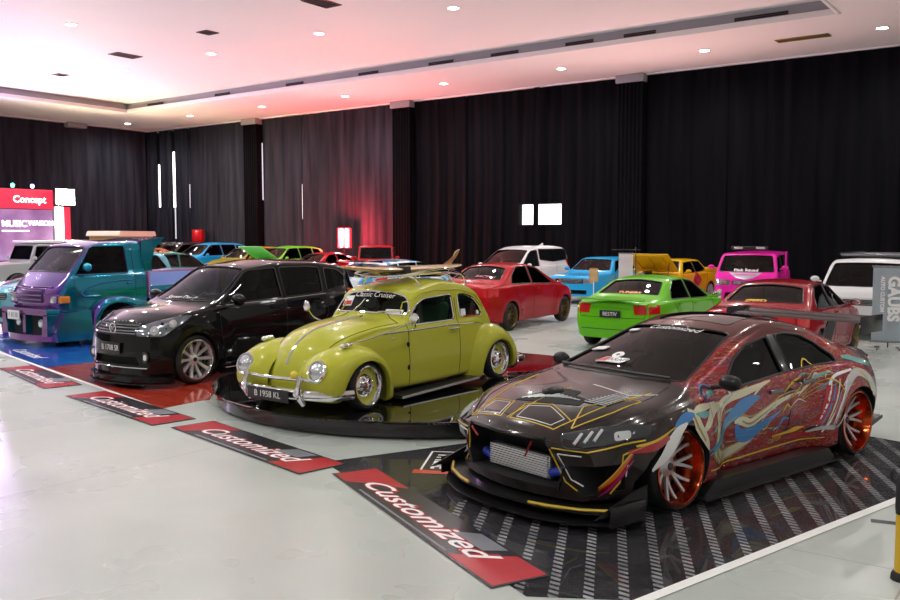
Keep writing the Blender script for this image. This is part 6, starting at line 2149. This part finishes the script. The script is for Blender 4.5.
def show(label, cat, kind, loc, ang, pm, s=(1, 1, 1), rim=None, style='spoke', txt='B 1 XP', glassm=None, wsglass=None, hollow=True, name='car', detail=True, hl=True, bumps=True, top=None, cut=(), group=None, n=44, R=None):
    K = KINDS[kind]
    sx, sy, sz = s
    P = {}
    for k, v in K['P'].items():
        if k in ('top', 'belt', 'bot'):
            P[k] = sc(v, sx, sz)
        elif k == 'W':
            P[k] = sc(v, sx, sy)
        elif k in ('xf', 'xr', 'cabmid'):
            P[k] = v * sx
        elif k == 'cab':
            P[k] = v * sy
        elif k == 'hmax':
            P[k] = v * sz
        elif k == 'bumps':
            P[k] = [(a * sx, c * sz, d_ * sx, e * sz, f_) for a, c, d_, e, f_ in v]
        elif k in ('fx', 'rx'):
            P[k] = [(z * sz, o) for z, o in v]
        else:
            P[k] = v
    p3 = lambda pts: [(x * sx, y * sy, z * sz) for x, y, z in pts]
    p2 = lambda pts: [(x * sx, z * sz) for x, z in pts]
    R = R or K['R']
    gm = glassm or M_SM2
    hol = None
    if hollow:
        xa = K['P']['xr'] * .8 if kind in ('van', 'mpv', 'suv', 'jeep') else -1.25
        hol = (xa * sx, K['ws'][0][0] * .97 * sx, K['seats'] * sz * .9)
    c = Car(name, label, cat, loc, ang, P, pm, group, n=n, hollow=hol)
    c.win('windscreen', to2(K['wsf'], sym(p3(K['ws']))), K['wsf'], wsglass or gm, r=.05, seal=.01)
    if 'rw' not in cut:
        c.win('rear_window', to2(K['rwf'], sym(p3(K['rw']))), K['rwf'], gm, r=.05, seal=.01)
    for i, q in enumerate(K['side']):
        c.win('side_window', p2(q), 'L', gm, r=.04, both=True, seal=.011)
    for x, y in K['wheels']:
        c.arch(x * sx, R, R + .035, .42)
    if kind != 'jeep' and detail:
        prism(c.cut_arch, [(y * sy, z * sz) for y, z in K['intake']], (K['P']['xf'] - .14) * sx, 3.2, 'yz')
    c.finish()
    if hl:
        for o in c.patch('headlight', to2(K['hlf'], p3(K['hl'])), K['hlf'], M_LAMPH, .006, r=.025, both=True):
            pass
    c.patch('tail_light', to2(K['tlf'], p3(K['tl'])), K['tlf'], M_REDLENS, .006, r=.02, both=True)
    g = c.patch('grille', [(y * sy, z * sz) for y, z in K['grille']], 'F', M_DARK, .005, r=.03)[0]
    zz = [q[1] * sz for q in K['grille']]
    yy = max(q[0] for q in K['grille']) * sy * .9
    c.line('grille_bar', [[(-yy, z), (yy, z)] for z in np.linspace(min(zz) + .025, max(zz) - .025, 3)], 'F', .007, M_GUN, parent=g, off=.006)
    seams = [p2(K['seamf'])] + ([p2(K['seamr'])] if K['seamr'] else [])
    c.line('door_seam', seams, 'L', .0045, M_DARK, both=True, n=4)
    door_mirror(c, K['mirror'][0] * sx, K['mirror'][1] * sy, K['mirror'][2] * sz, pm, .78, .10)
    for sd_ in ('L', 'R'):
        for x, z in K['handles']:
            q = c.pt(x * sx, z * sz, sd_, .016)
            if q:
                part('door_handle', c, lambda b: box(b, q.x - .08, q.x + .08, q.y - .014, q.y + .014, q.z - .014, q.z + .014, .006), pm)
    if txt:
        q = c.pt(0, K['plate'][0] * sz, 'F', 0)
        if q:
            plate(c, (q.x + .03, 0, K['plate'][0] * sz), 0, .40, .13, txt)
        q = c.pt(0, K['plate'][1] * sz, 'B', 0)
        if q:
            plate(c, (q.x - .03, 0, K['plate'][1] * sz), PI, .40, .13, txt)
    rims = rim or M_WSILV
    wheels(c, [(x * sx, y * sy + .01, R, 0) for x, y in K['wheels']], R, R * .74, .2, style, (rims, rims, M_TRIM), n=8 if style == 'mesh' else 10, depth=.03, key=label)
    if hollow:
        seats(c, (K['ws'][0][0] * sx - 1.1,), .36 * sy, K['seats'] * sz + .02)
    if kind in ('sedan', 'suv', 'mpv'):
        c.line('bumper_line', [[(y, .42 * sz) for y in np.linspace(-.6 * sy, .6 * sy, 12)]], 'B', .006, M_DARK, n=4)
        c.line('hood_seam', [[(K['ws'][0][0] * sx + .06, -.6 * sy), (1.6 * sx, -.62 * sy), ((K['P']['xf'] - .16) * sx, -.42 * sy), ((K['P']['xf'] - .12) * sx, 0), ((K['P']['xf'] - .16) * sx, .42 * sy), (1.6 * sx, .62 * sy), (K['ws'][0][0] * sx + .06, .6 * sy)]], 'T', .004, M_DARK, n=4)
    c.K, c.s = K, s
    return c


# --- second row, tails towards the camera
REDP = paint('red_paint', (.42, .008, .014), .1, .25)
GREENP = paint('lime_green_paint', (.13, .52, .012), .05, .3)
c = show('bright red sedan with bronze wheels just behind the olive car, its tail towards the camera', 'car', 'sedan', (-10.92, 17.33, 0), 93, REDP, (1.0, 1.0, 1.03), M_BRONZE, 'mesh', 'B 1 RED')
c.line('side_moulding', [[(.78, .42), (-.85, .42)]], 'L', .018, REDP, both=True)
rw = K_ = None
t_ = to2(('A', 180, 55), [(-1.35, -.1, 1.1)])[0]
c.text('rear_window_lettering', 'RACING', ('A', 180, 55), t_[0] + .1, t_[1], .13, mat('pink_decal', (.7, .2, .25), .4), .006, shear=.3)
c = show('lime green sedan with red tail lights, seen from behind beyond the wrapped car', 'car', 'sedan', (-6.83, 16.38, 0), 90, GREENP, (.97, .99, .92), M_GUN, 'mesh', 'BESTIV')
part('boot_lip', c, lambda b: prism(b, roundpoly([(-2.02, .90), (-2.18, .91), (-2.20, .93), (-2.02, .93)], .01), -.62, .62, 'xz'), GREENP)
c.line('boot_seam', [[(-.66, .86), (-.62, .60), (.62, .60), (.66, .86)]], 'B', .005, M_DARK)
c.line('boot_chrome', [[(-.40, .77), (.40, .77)]], 'B', .012, GREENP)
t_ = to2(('A', 180, 55), [(-1.38, .0, 1.02)])[0]
c.text('rear_window_lettering', 'TUNERS', ('A', 180, 55), t_[0] + .05, t_[1] - .04, .12, mat('orange_decal', (.8, .3, .05), .4), .006, bold=.006)
c = show('dark red sedan seen from behind, partly hidden by the wrapped car and its rear wing', 'car', 'sedan', (-4.07, 15.35, 0), 90, paint('deep_red_paint', (.30, .006, .012), .1, .2), (.97, .99, .95), M_BRONZE, 'spoke', 'B 7 R')
t_ = to2(('A', 180, 55), [(-1.38, .0, 1.03)])[0]
c.text('rear_window_lettering', 'SPEED', ('A', 180, 55), t_[0] - .1, t_[1] - .05, .12, mat('yellow_decal', (.85, .5, .04), .4), .006, bold=.006)
SKY = paint('sky_blue_paint', (.02, .36, .72), .05, .3)
def m_cloud():
    m = mat('cloud_mural_paint', (.1, .4, .7), .25, coat=1.0)
    t = NT(m)
    t.l(t.ramp(t.noise(2.6, 5, t.obj(), .8), [(.40, (.03, .25, .55)), (.5, (.15, .5, .8)), (.56, (.75, .82, .85))]), t.b.inputs['Base Color'])
    return m
c = show('pale blue hatchback painted with white clouds, behind the surfboard', 'car', 'suv', (-15.1, 18.6, 0), 93, m_cloud(), (1.0, 1.0, .90), M_WSILV, 'mesh', None)
part('roof_spoiler', c, lambda b: prism(b, roundpoly([(-1.70, 1.36), (-2.1, 1.40), (-2.1, 1.43), (-1.70, 1.42)], .01), -.6, .6, 'xz'), M_GLOSSBLACK)

TEALG = paint('teal_green_paint', (.01, .20, .15), .3, .25)
c = show('teal green car with copper ornaments on its roof, behind the bed of the purple pickup', 'car', 'suv', (-24.6, 18.2, 0), 90, TEALG, (.95, .95, .97), M_GUN, 'mesh', None)
M_COPPER = mat('copper_ornament', (.55, .16, .06), .25, .8)
def f(b):
    rnd = random.Random(3)
    for i in range(9):
        tube(b, spline([(-1.3 + .1 * i, -.45, 1.46), (-1.25 + .1 * i + rnd.uniform(-.1, .1), -.2, 1.58), (-1.35 + .1 * i, .1, 1.62), (-1.2 + .1 * i + rnd.uniform(-.1, .1), .35, 1.48)], 5), .03, 8)
part('roof_ornament', c, f, M_COPPER, label='twisted copper ornament')
WHITEP = paint('white_paint', (.72, .73, .74), 0, .3)
c = show('silver jeep with a flat white roof at the left edge behind the purple pickup', 'jeep', 'jeep', (-30.6, 16.9, 0), -90, paint('silver_paint', (.45, .47, .48), .6, .3), (1, 1.05, 1.05), M_GUN, 'spoke', None)
part('hard_top', c, lambda b: box(b, -1.95, .62, -.74, .74, 1.80, 1.90, .04), WHITEP)
for sg in (1, -1):
    part('roll_bar', c, lambda b: (tube(b, [(-.3, sg * .6, 1.1), (-.6, sg * .6, 1.74), (-1.2, sg * .6, 1.2)], .035), tube(b, [(-1.2, sg * .6, 1.74), (-1.7, sg * .6, 1.15)], .035)), M_TRIM)
c = show('pale blue and pink colour-shift car cut off by the left edge of the photo', 'car', 'suv', (-18.42, 11.2, .0045), -90, paint('pale_shift_paint', (.16, .42, .52), .5, .2), (1.0, .98, 1.1), M_GUN, 'spoke', 'B 9 VR')

# --- third row, noses towards the camera
BLUE2 = paint('bright_blue_paint', (.01, .30, .62), .1, .3)
YEL = paint('yellow_paint', (.70, .42, .008), .0, .3)
PINK = paint('hot_pink_paint', (.80, .02, .38), .05, .3)
c = show('sky blue boxy sedan in front of the drapes, right of the white people carrier', 'car', 'classic', (-12.52, 25.6, 0), -90, SKY, (1.1, 1.05, 1.04), M_GUN, 'mesh', None)
c = show('white people carrier with black windows, behind the red sedan', 'car', 'mpv', (-15.95, 26.1, 0), -90, WHITEP, (1.0, 1.0, .95), M_GUN, 'spoke', None, glassm=M_TINT, wsglass=M_SM2)
part('window_band', c, lambda b: [None for _ in ()], M_TINT) if False else None
part('roof_fin', c, lambda b: prism(b, [(-1.3, 1.70), (-1.55, 1.80), (-1.6, 1.70)], -.02, .02, 'xz'), WHITEP)
# yellow pickup with raised bonnet
c = show('yellow pickup with its bonnet raised, between the white banner and the pink van', 'pickup', 'classic', (-10.62, 26.5, 0), -93, YEL, (1.0, 1.0, 1.0), M_WSILV, 'mesh', None, cut=('rw',))
M_ = Matrix.Translation((.92, 0, .95)) @ Matrix.Rotation(math.radians(-34), 4, 'Y')
bn = part('bonnet', c, lambda b: box(b, 0, .98, -.70, .70, .0, .03, .012, M_), YEL)
part('bonnet_rib', c, lambda b: [box(b, .12, .92, y - .02, y + .02, -.03, .0, .006, M_) for y in (-.45, 0, .45)] + [box(b, x - .02, x + .02, -.6, .6, -.03, 0, .006, M_) for x in (.12, .92)], YEL, bn)
part('bonnet_prop', c, lambda b: tube(b, [(1.5, .6, .85), (1.4, .6, 1.25)], .012), M_TRIM, bn)
part('engine_block', c, lambda b: (box(b, 1.15, 1.75, -.28, .28, .74, .90, .03), tube(b, [(1.2, -.1, .93), (1.7, -.1, .93)], .06)), M_GUN)
for sg in ('L', 'R'):
    d_ = c.patch('door_diamond', [(-.55, .68), (-.25, .40), (.05, .68), (-.25, .96)][::1], sg, mat('crimson_decal', (.45, .01, .05), .35), .012, r=.02)[0]
    c.text('decal_lettering', 'OIL', ('A', 90) if sg == 'L' else ('A', -90), .25 if sg == 'L' else -.25, .68, .16, mat('pink_decal', (.7, .2, .25), .4), .016, parent=d_)
part('cargo_bed', c, lambda b: (box(b, -2.12, -.98, -.74, -.68, .86, 1.02, .01), box(b, -2.12, -.98, .68, .74, .86, 1.02, .01), box(b, -2.14, -2.08, -.74, .74, .80, 1.02, .01)), YEL)
# pink van
c = show('hot pink minivan with dark intake facing the camera beside the yellow pickup', 'van', 'van', (-8.0, 26.4, 0), -80, PINK, (1.05, 1.12, .96), M_WSILV, 'spoke', None, wsglass=M_CLEAR)
part('roof_light_bar', c, lambda b: box(b, .95, 1.10, -.5, .5, 1.66, 1.76, .03), M_TRIM)
for y in (-.3, .3):
    part('roof_lamp', c, lambda b: box(b, 1.09, 1.12, y - .12, y + .12, 1.68, 1.74, .01), M_LENS)
part('front_spoiler', c, lambda b: prism(b, roundpoly([(2.16, 0), (2.08, .6), (1.85, .92), (1.5, .92), (1.6, 0)] + [(1.6, -.0), (1.5, -.92), (1.85, -.92), (2.08, -.6)], .05), .12, .2, 'xy'), PINK)
for sg in (1, -1):
    part('fog_lamp', c, lambda b: [lathe(b, [(0, .02), (.05, .015), (.06, 0), (0, -.01)], 18, 'x', Matrix.Translation((1.95, sg * .66, z))) for z in (.36, .50)], M_LENS)
c.patch('silver_crest', [(-.45, 1.02), (.45, 1.02), (.22, .88), (0, .84), (-.22, .88)], 'F', mat('silver_crest_paint', (.45, .5, .55), .3, .5), .006, r=.03)
c.text('windscreen_lettering', 'Pink Squad', ('A', 0, 40), 0, to2(('A', 0, 40), [(1.68 * 1.05, 0, 1.14 * .98)])[0][1] + .02, .15, M_WHITE, .006, bold=.004)
part('open_side_panel', c, lambda b: box(b, 1.0, 1.3, .98, 1.02, .95, 1.62, .015), PINK)
# white van at the right
c = show('white minivan with dark windscreen behind the grey banner at the right edge', 'van', 'van', (-3.55, 20.6, 0), -90, WHITEP, (1.1, 1.1, .96), M_WSILV, 'spoke', None)
part('roof_rack', c, lambda b: (box(b, -1.5, .9, -.62, .62, 1.63, 1.68, .02), tube(b, [(-1.5, -.62, 1.68), (.9, -.62, 1.68)], .02), tube(b, [(-1.5, .62, 1.68), (.9, .62, 1.68)], .02)), M_GUN)
c.patch('paper_sticker', [(-.48, .0), (-.26, .0), (-.26, .07), (-.48, .07)], ('A', 0, 40), M_WHITE, .006, r=.005) if False else None
# far left part of the third row
c = show('bright red boxy jeep beside the glowing red tubes', 'jeep', 'jeep', (-23.3, 27.0, 0), -52, REDP, (.85, 1.0, .98), M_GUN, 'spoke', None, hollow=True)
c = show('low red sedan left of the glowing red tubes', 'car', 'sedan', (-25.8, 26.4, 0), -90, REDP, (.95, 1, .98), M_GUN, 'spoke', None)
LIME2 = paint('bright_lime_paint', (.15, .55, .02), .0, .3)
c = show('lime green hatchback with its bonnet propped open, far back near the drapes', 'car', 'suv', (-28.2, 26.5, 0), -90, LIME2, (1.0, 1, 1.02), M_GUN, 'spoke', None)
M_ = Matrix.Translation((1.02, 0, 1.10)) @ Matrix.Rotation(math.radians(-30), 4, 'Y')
part('bonnet', c, lambda b: box(b, 0, 1.0, -.72, .72, 0, .03, .012, M_), mat('lit_lime_underside', (.2, .7, .22), .4))  # lime paint made paler: reflected light put into the bonnet colour
c = show('olive yellow and black car in the far row, left of the open lime bonnet', 'car', 'suv', (-30.6, 26.6, 0), -90, paint('olive_yellow_paint', (.26, .23, .01), .0, .3), (1, 1, 1.0), M_GUN, 'spoke', None)
c = show('bright blue hatchback in the far row below the black drapes', 'car', 'suv', (-33.0, 26.2, 0), -90, BLUE2, (1.05, 1.05, 1.10), M_GUN, 'spoke', None)
DARKP = paint('charcoal_paint', (.03, .022, .03), .1, .25)
c = show('dark charcoal car just left of the bright blue hatchback in the far row', 'car', 'suv', (-35.6, 26.6, 0), -90, DARKP, (1, 1, 1.1), M_GUN, 'spoke', None)
c = show('dark charcoal car at the far left end of the far row, nearest the corner', 'car', 'suv', (-38.3, 27.6, 0), -90, DARKP, (1, 1, 1.1), M_GUN, 'spoke', None)
# cream-roofed van far left
c = show('cream high-roofed van with wooden window frames standing far back on the left', 'van', 'van', (-33.7, 22.1, 0), -60, paint('cream_paint', (.62, .58, .45), 0, .3), (1.1, 1.15, 1.12), M_WSILV, 'spoke', None)
part('raised_roof', c, lambda b: prism(b, roundpoly([(1.35, 2.04), (1.2, 2.26), (-2.1, 2.26), (-2.2, 2.04)], .08), -.72, .72, 'xz'), MATS['cream_paint'])
part('roof_vent_frame', c, lambda b: box(b, -1.9, 1.1, -.70, .70, 1.82, 2.06, .02), M_WOOD)

# ================================================================== stage on the left wall
st = thing('stage_backdrop', 'lit violet stage backdrop with red header and white lettering on the left wall', 'stage', (-41.0, 19.2, 0))
M_HEAD = mat('red_header_panel', (.6, .015, .04), .4, emit=(1.0, .05, .12), es=.55)
M_SCREEN = mat('violet_screen', (.3, .2, .5), .4)
t = NT(M_SCREEN)
v = t.obj()
c_ = t.ramp(t.noise(.8, 3, v), [(.3, (.18, .12, .32)), (.6, (.36, .25, .52)), (.8, (.6, .5, .8))])
t.l(c_, t.b.inputs['Base Color'])
t.l(c_, t.b.inputs['Emission Color'])
t.b.inputs['Emission Strength'].default_value = .22
M_LETTER = mat('lit_lettering', (1, 1, 1), .4, emit=(1, .96, 1), es=2.2)
part('frame', st, lambda b: box(b, -.5, -.05, -5.0, 4.7, .0, 4.2, .02), M_TRIM)
part('header', st, lambda b: box(b, -.05, .05, -5.0, 4.25, 3.35, 4.28, .01), M_HEAD)
part('screen', st, lambda b: box(b, -.05, .0, -5.0, 4.15, .9, 3.32, .0), M_SCREEN, smooth=False)
part('side_panel', st, lambda b: box(b, -.05, .06, 4.72, 5.05, .0, 3.9, .01), M_HEAD)
part('light_column', st, lambda b: box(b, -.05, .10, 4.28, 4.68, .0, 3.9, .01), mat('lit_column', (1, 1, 1), .4, emit=(1, .93, 1), es=3.0))
part('deck', st, lambda b: box(b, -.2, 2.6, -5.0, 4.8, .0, .8, .02), M_TRIM)
def wall_text(nm, txt, y, z, size, m, bold=.01):
    tb = text_bm(txt, size, 0.0, bold)
    for q in tb.verts:
        q.co = Vector((.062 if nm == 'header_lettering' else .008, y + q.co.x, z + q.co.y))
    obj(nm, tb, m, st, smooth=False)
wall_text('header_lettering', 'Concept', 3.0, 3.78, .46, M_LETTER)
wall_text('screen_lettering', 'MUSIC', 2.25, 2.62, .42, M_LETTER)
wall_text('screen_lettering', 'WAKOM', 3.55, 2.66, .32, M_LETTER)
part('underline', st, lambda b: box(b, .0, .012, 1.65, 2.95, 2.26, 2.32), M_LETTER, smooth=False)
# flood lamp on the backdrop corner
fl = thing('flood_lamp', 'blazing warm white flood lamp at the corner of the stage header', 'lamp', (-40.6, 23.75, 3.95))
part('housing', fl, lambda b: box(b, -.14, .10, -.52, .52, -.42, .42, .03), M_TRIM)
M_FLOOD = mat('flood_glow', (1, 1, 1), .4, emit=(1.0, .82, .55), es=160.0)
part('lens', fl, lambda b: box(b, .10, .13, -.47, .47, -.37, .37, .01), M_FLOOD)
part('bracket', fl, lambda b: box(b, -.12, -.06, -.5, .5, -.48, -.42, .005), M_TRIM)
for y, col, nm in ((21.35, (.05, 1.0, .5), 'green'), (22.3, (.25, .35, 1.0), 'blue')):
    pl = thing('par_lamp', 'small round %s stage lamp glowing on top of the red header' % nm, 'lamp', (-40.95, y, 4.42))
    part('can', pl, lambda b: lathe(b, [(.0, -.12), (.11, -.12), (.13, .10), (.12, .11), (.0, .06)], 20, 'x'), M_TRIM)
    part('lens', pl, lambda b: lathe(b, [(0, .10), (.115, .10), (.115, .09), (0, .09)], 20, 'x'), mat('%s_glow' % nm, col, .4, emit=col, es=14.0))
    part('yoke', pl, lambda b: box(b, -.02, .02, -.14, .14, -.14, -.12, .003), M_TRIM)

# ================================================================== glowing red tubes on a stand
nt = thing('neon_stand', 'stand of glowing red and white light tubes before the drapes above the red cars', 'light', (-27.95, 30.1, 0), 30)
part('base', nt, lambda b: lathe(b, [(0, 0), (.3, 0), (.3, .03), (.05, .06), (0, .06)], 28, 'z'), M_TRIM)
part('pole', nt, lambda b: tube(b, [(0, 0, .05), (0, 0, 1.6)], .03), M_TRIM)
part('back_panel', nt, lambda b: box(b, -.32, .32, .02, .06, 1.5, 2.42, .01), mat('red_panel_gloss', (.5, .01, .02), .3, emit=(1, .02, .04), es=1.2))
for x, m_ in ((-.24, 'r'), (-.13, 'w'), (.0, 'r'), (.12, 'w'), (.23, 'r')):
    mm = mat('red_tube_glow', (1, .05, .05), .4, emit=(1.0, .04, .05), es=14.0) if m_ == 'r' else mat('white_tube_glow', (1, .9, .8), .4, emit=(1.0, .75, .6), es=16.0)
    part('light_tube', nt, lambda b: tube(b, [(x, -.04, 1.52), (x, -.04, 2.40)], .032, 10), mm)
light('red_tube_light', 'POINT', (-27.75, 29.7, 2.1), 1300, (1.0, .04, .06), .15)

# ================================================================== banners
def banner(label, loc, ang, wd, z0, z1, m, txt=None, tm=None, size=.3):
    t_ = thing('banner', label, 'banner', loc, ang)
    b = BM()
    n = 16
    vs = []
    for i in range(n + 1):
        z = z0 + (z1 - z0) * i / n
        vs.append([b.verts.new((x, .012 * math.sin(i * .8 + x * 6) * math.sin(PI * i / n), z)) for x in np.linspace(-wd / 2, wd / 2, 9)])
    for r0, r1 in zip(vs, vs[1:]):
        for k in range(8):
            b.faces.new((r0[k], r0[k + 1], r1[k + 1], r1[k]))
    g = bmesh.ops.solidify(b, geom=b.faces[:], thickness=.006)
    obj('printed_sheet', b, m, t_)
    part('top_rail', t_, lambda b: tube(b, [(-wd / 2 - .02, 0, z1), (wd / 2 + .02, 0, z1)], .014), M_GUN)
    part('bottom_rail', t_, lambda b: tube(b, [(-wd / 2 - .02, 0, z0), (wd / 2 + .02, 0, z0)], .016), M_GUN)
    part('pole', t_, lambda b: tube(b, [(0, .05, .03), (0, .05, z1 + .02)], .012), M_TRIM)
    for sg in (1, -1):
        part('foot', t_, lambda b: tube(b, [(sg * wd * .35, -.22, .012), (sg * wd * .25, .05, .04), (sg * wd * .35, .24, .012)], .012), M_TRIM)
    if txt:
        for (s_, x, z, sz, bo) in txt:
            tb = text_bm(s_, sz, 0.0, bo)
            for q in tb.verts:
                q.co = Vector((x + q.co.y, -.024, z - q.co.x))
            obj('lettering', tb, tm, t_, smooth=False)
    return t_
M_BANG = m_plain('pale_blue_grey_print', (.46, .53, .57), .5, .12, 3)
bt_ = banner('pale grey vertical banner with white lettering standing at the right edge', (-2.84, 17.4, 0), 14, .56, .14, 1.50, M_BANG, [('GAUBS', .06, .92, .26, .012), ('AUTO CUSTOM', -.12, 1.0, .09, .004)], M_WHITE)
bw = banner('blank white banner on a black stand in front of the yellow pickup', (-10.62, 23.15, 0), 30, .40, .64, 1.56, mat('white_print', (.75, .75, .74), .5))
part('cross_bar', bw, lambda b: tube(b, [(-.4, .05, 1.66), (.42, .05, 1.66)], .012), M_TRIM)
part('side_pole', bw, lambda b: tube(b, [(.28, .05, .02), (.28, .05, 1.74)], .012), M_TRIM)
sg_ = thing('sign_stand', 'small brown sign on a thin white stand before the sky blue sedan', 'sign', (-11.55, 23.0, 0), 35)
part('pole', sg_, lambda b: tube(b, [(0, 0, .02), (0, 0, .75)], .012), M_FIT)
part('base', sg_, lambda b: lathe(b, [(0, 0), (.14, 0), (.13, .02), (0, .025)], 20, 'z'), M_FIT)
part('sign_board', sg_, lambda b: box(b, -.13, .13, -.015, .015, .72, 1.12, .03), M_WOOD)

# red box against the drapes
rb_ = thing('hose_box', 'small red box on a post in front of the far drapes', 'box', (-38.8, 30.3, 0), 20)
part('post', rb_, lambda b: box(b, -.05, .05, -.05, .05, 0, 1.75, .005), M_TRIM)
part('cabinet', rb_, lambda b: box(b, -.3, .3, -.14, .14, 1.75, 2.4, .02), REDP)
part('door', rb_, lambda b: box(b, -.25, .25, -.155, -.138, 1.8, 2.35, .005), REDP)

# yellow bollard at the right edge
bo = thing('bollard', 'yellow bollard with black top at the right edge of the floor', 'bollard', (-.80, 5.72, 0))
part('base', bo, lambda b: lathe(b, [(0, 0), (.075, 0), (.072, .03), (.06, .05), (0, .05)], 32, 'z'), M_RUBBER)
part('post', bo, lambda b: lathe(b, [(0, .03), (.055, .03), (.055, .40), (0, .40)], 28, 'z'), mat('bollard_yellow', (.72, .45, .02), .4))
part('cap', bo, lambda b: lathe(b, [(0, .40), (.058, .40), (.062, .44), (.06, .60), (.045, .63), (0, .64)], 28, 'z'), M_RUBBER)
part('hook', bo, lambda b: tube(b, spline([(-.05, 0, .58), (-.085, 0, .60), (-.09, 0, .64), (-.07, 0, .66)], 5), .012), M_RUBBER)
light('flood_beam', 'SPOT', (-40.35, 23.75, 3.95), 2600, (1.0, .72, .45), .2, rot=(0, math.radians(-80), 0), spot=178)
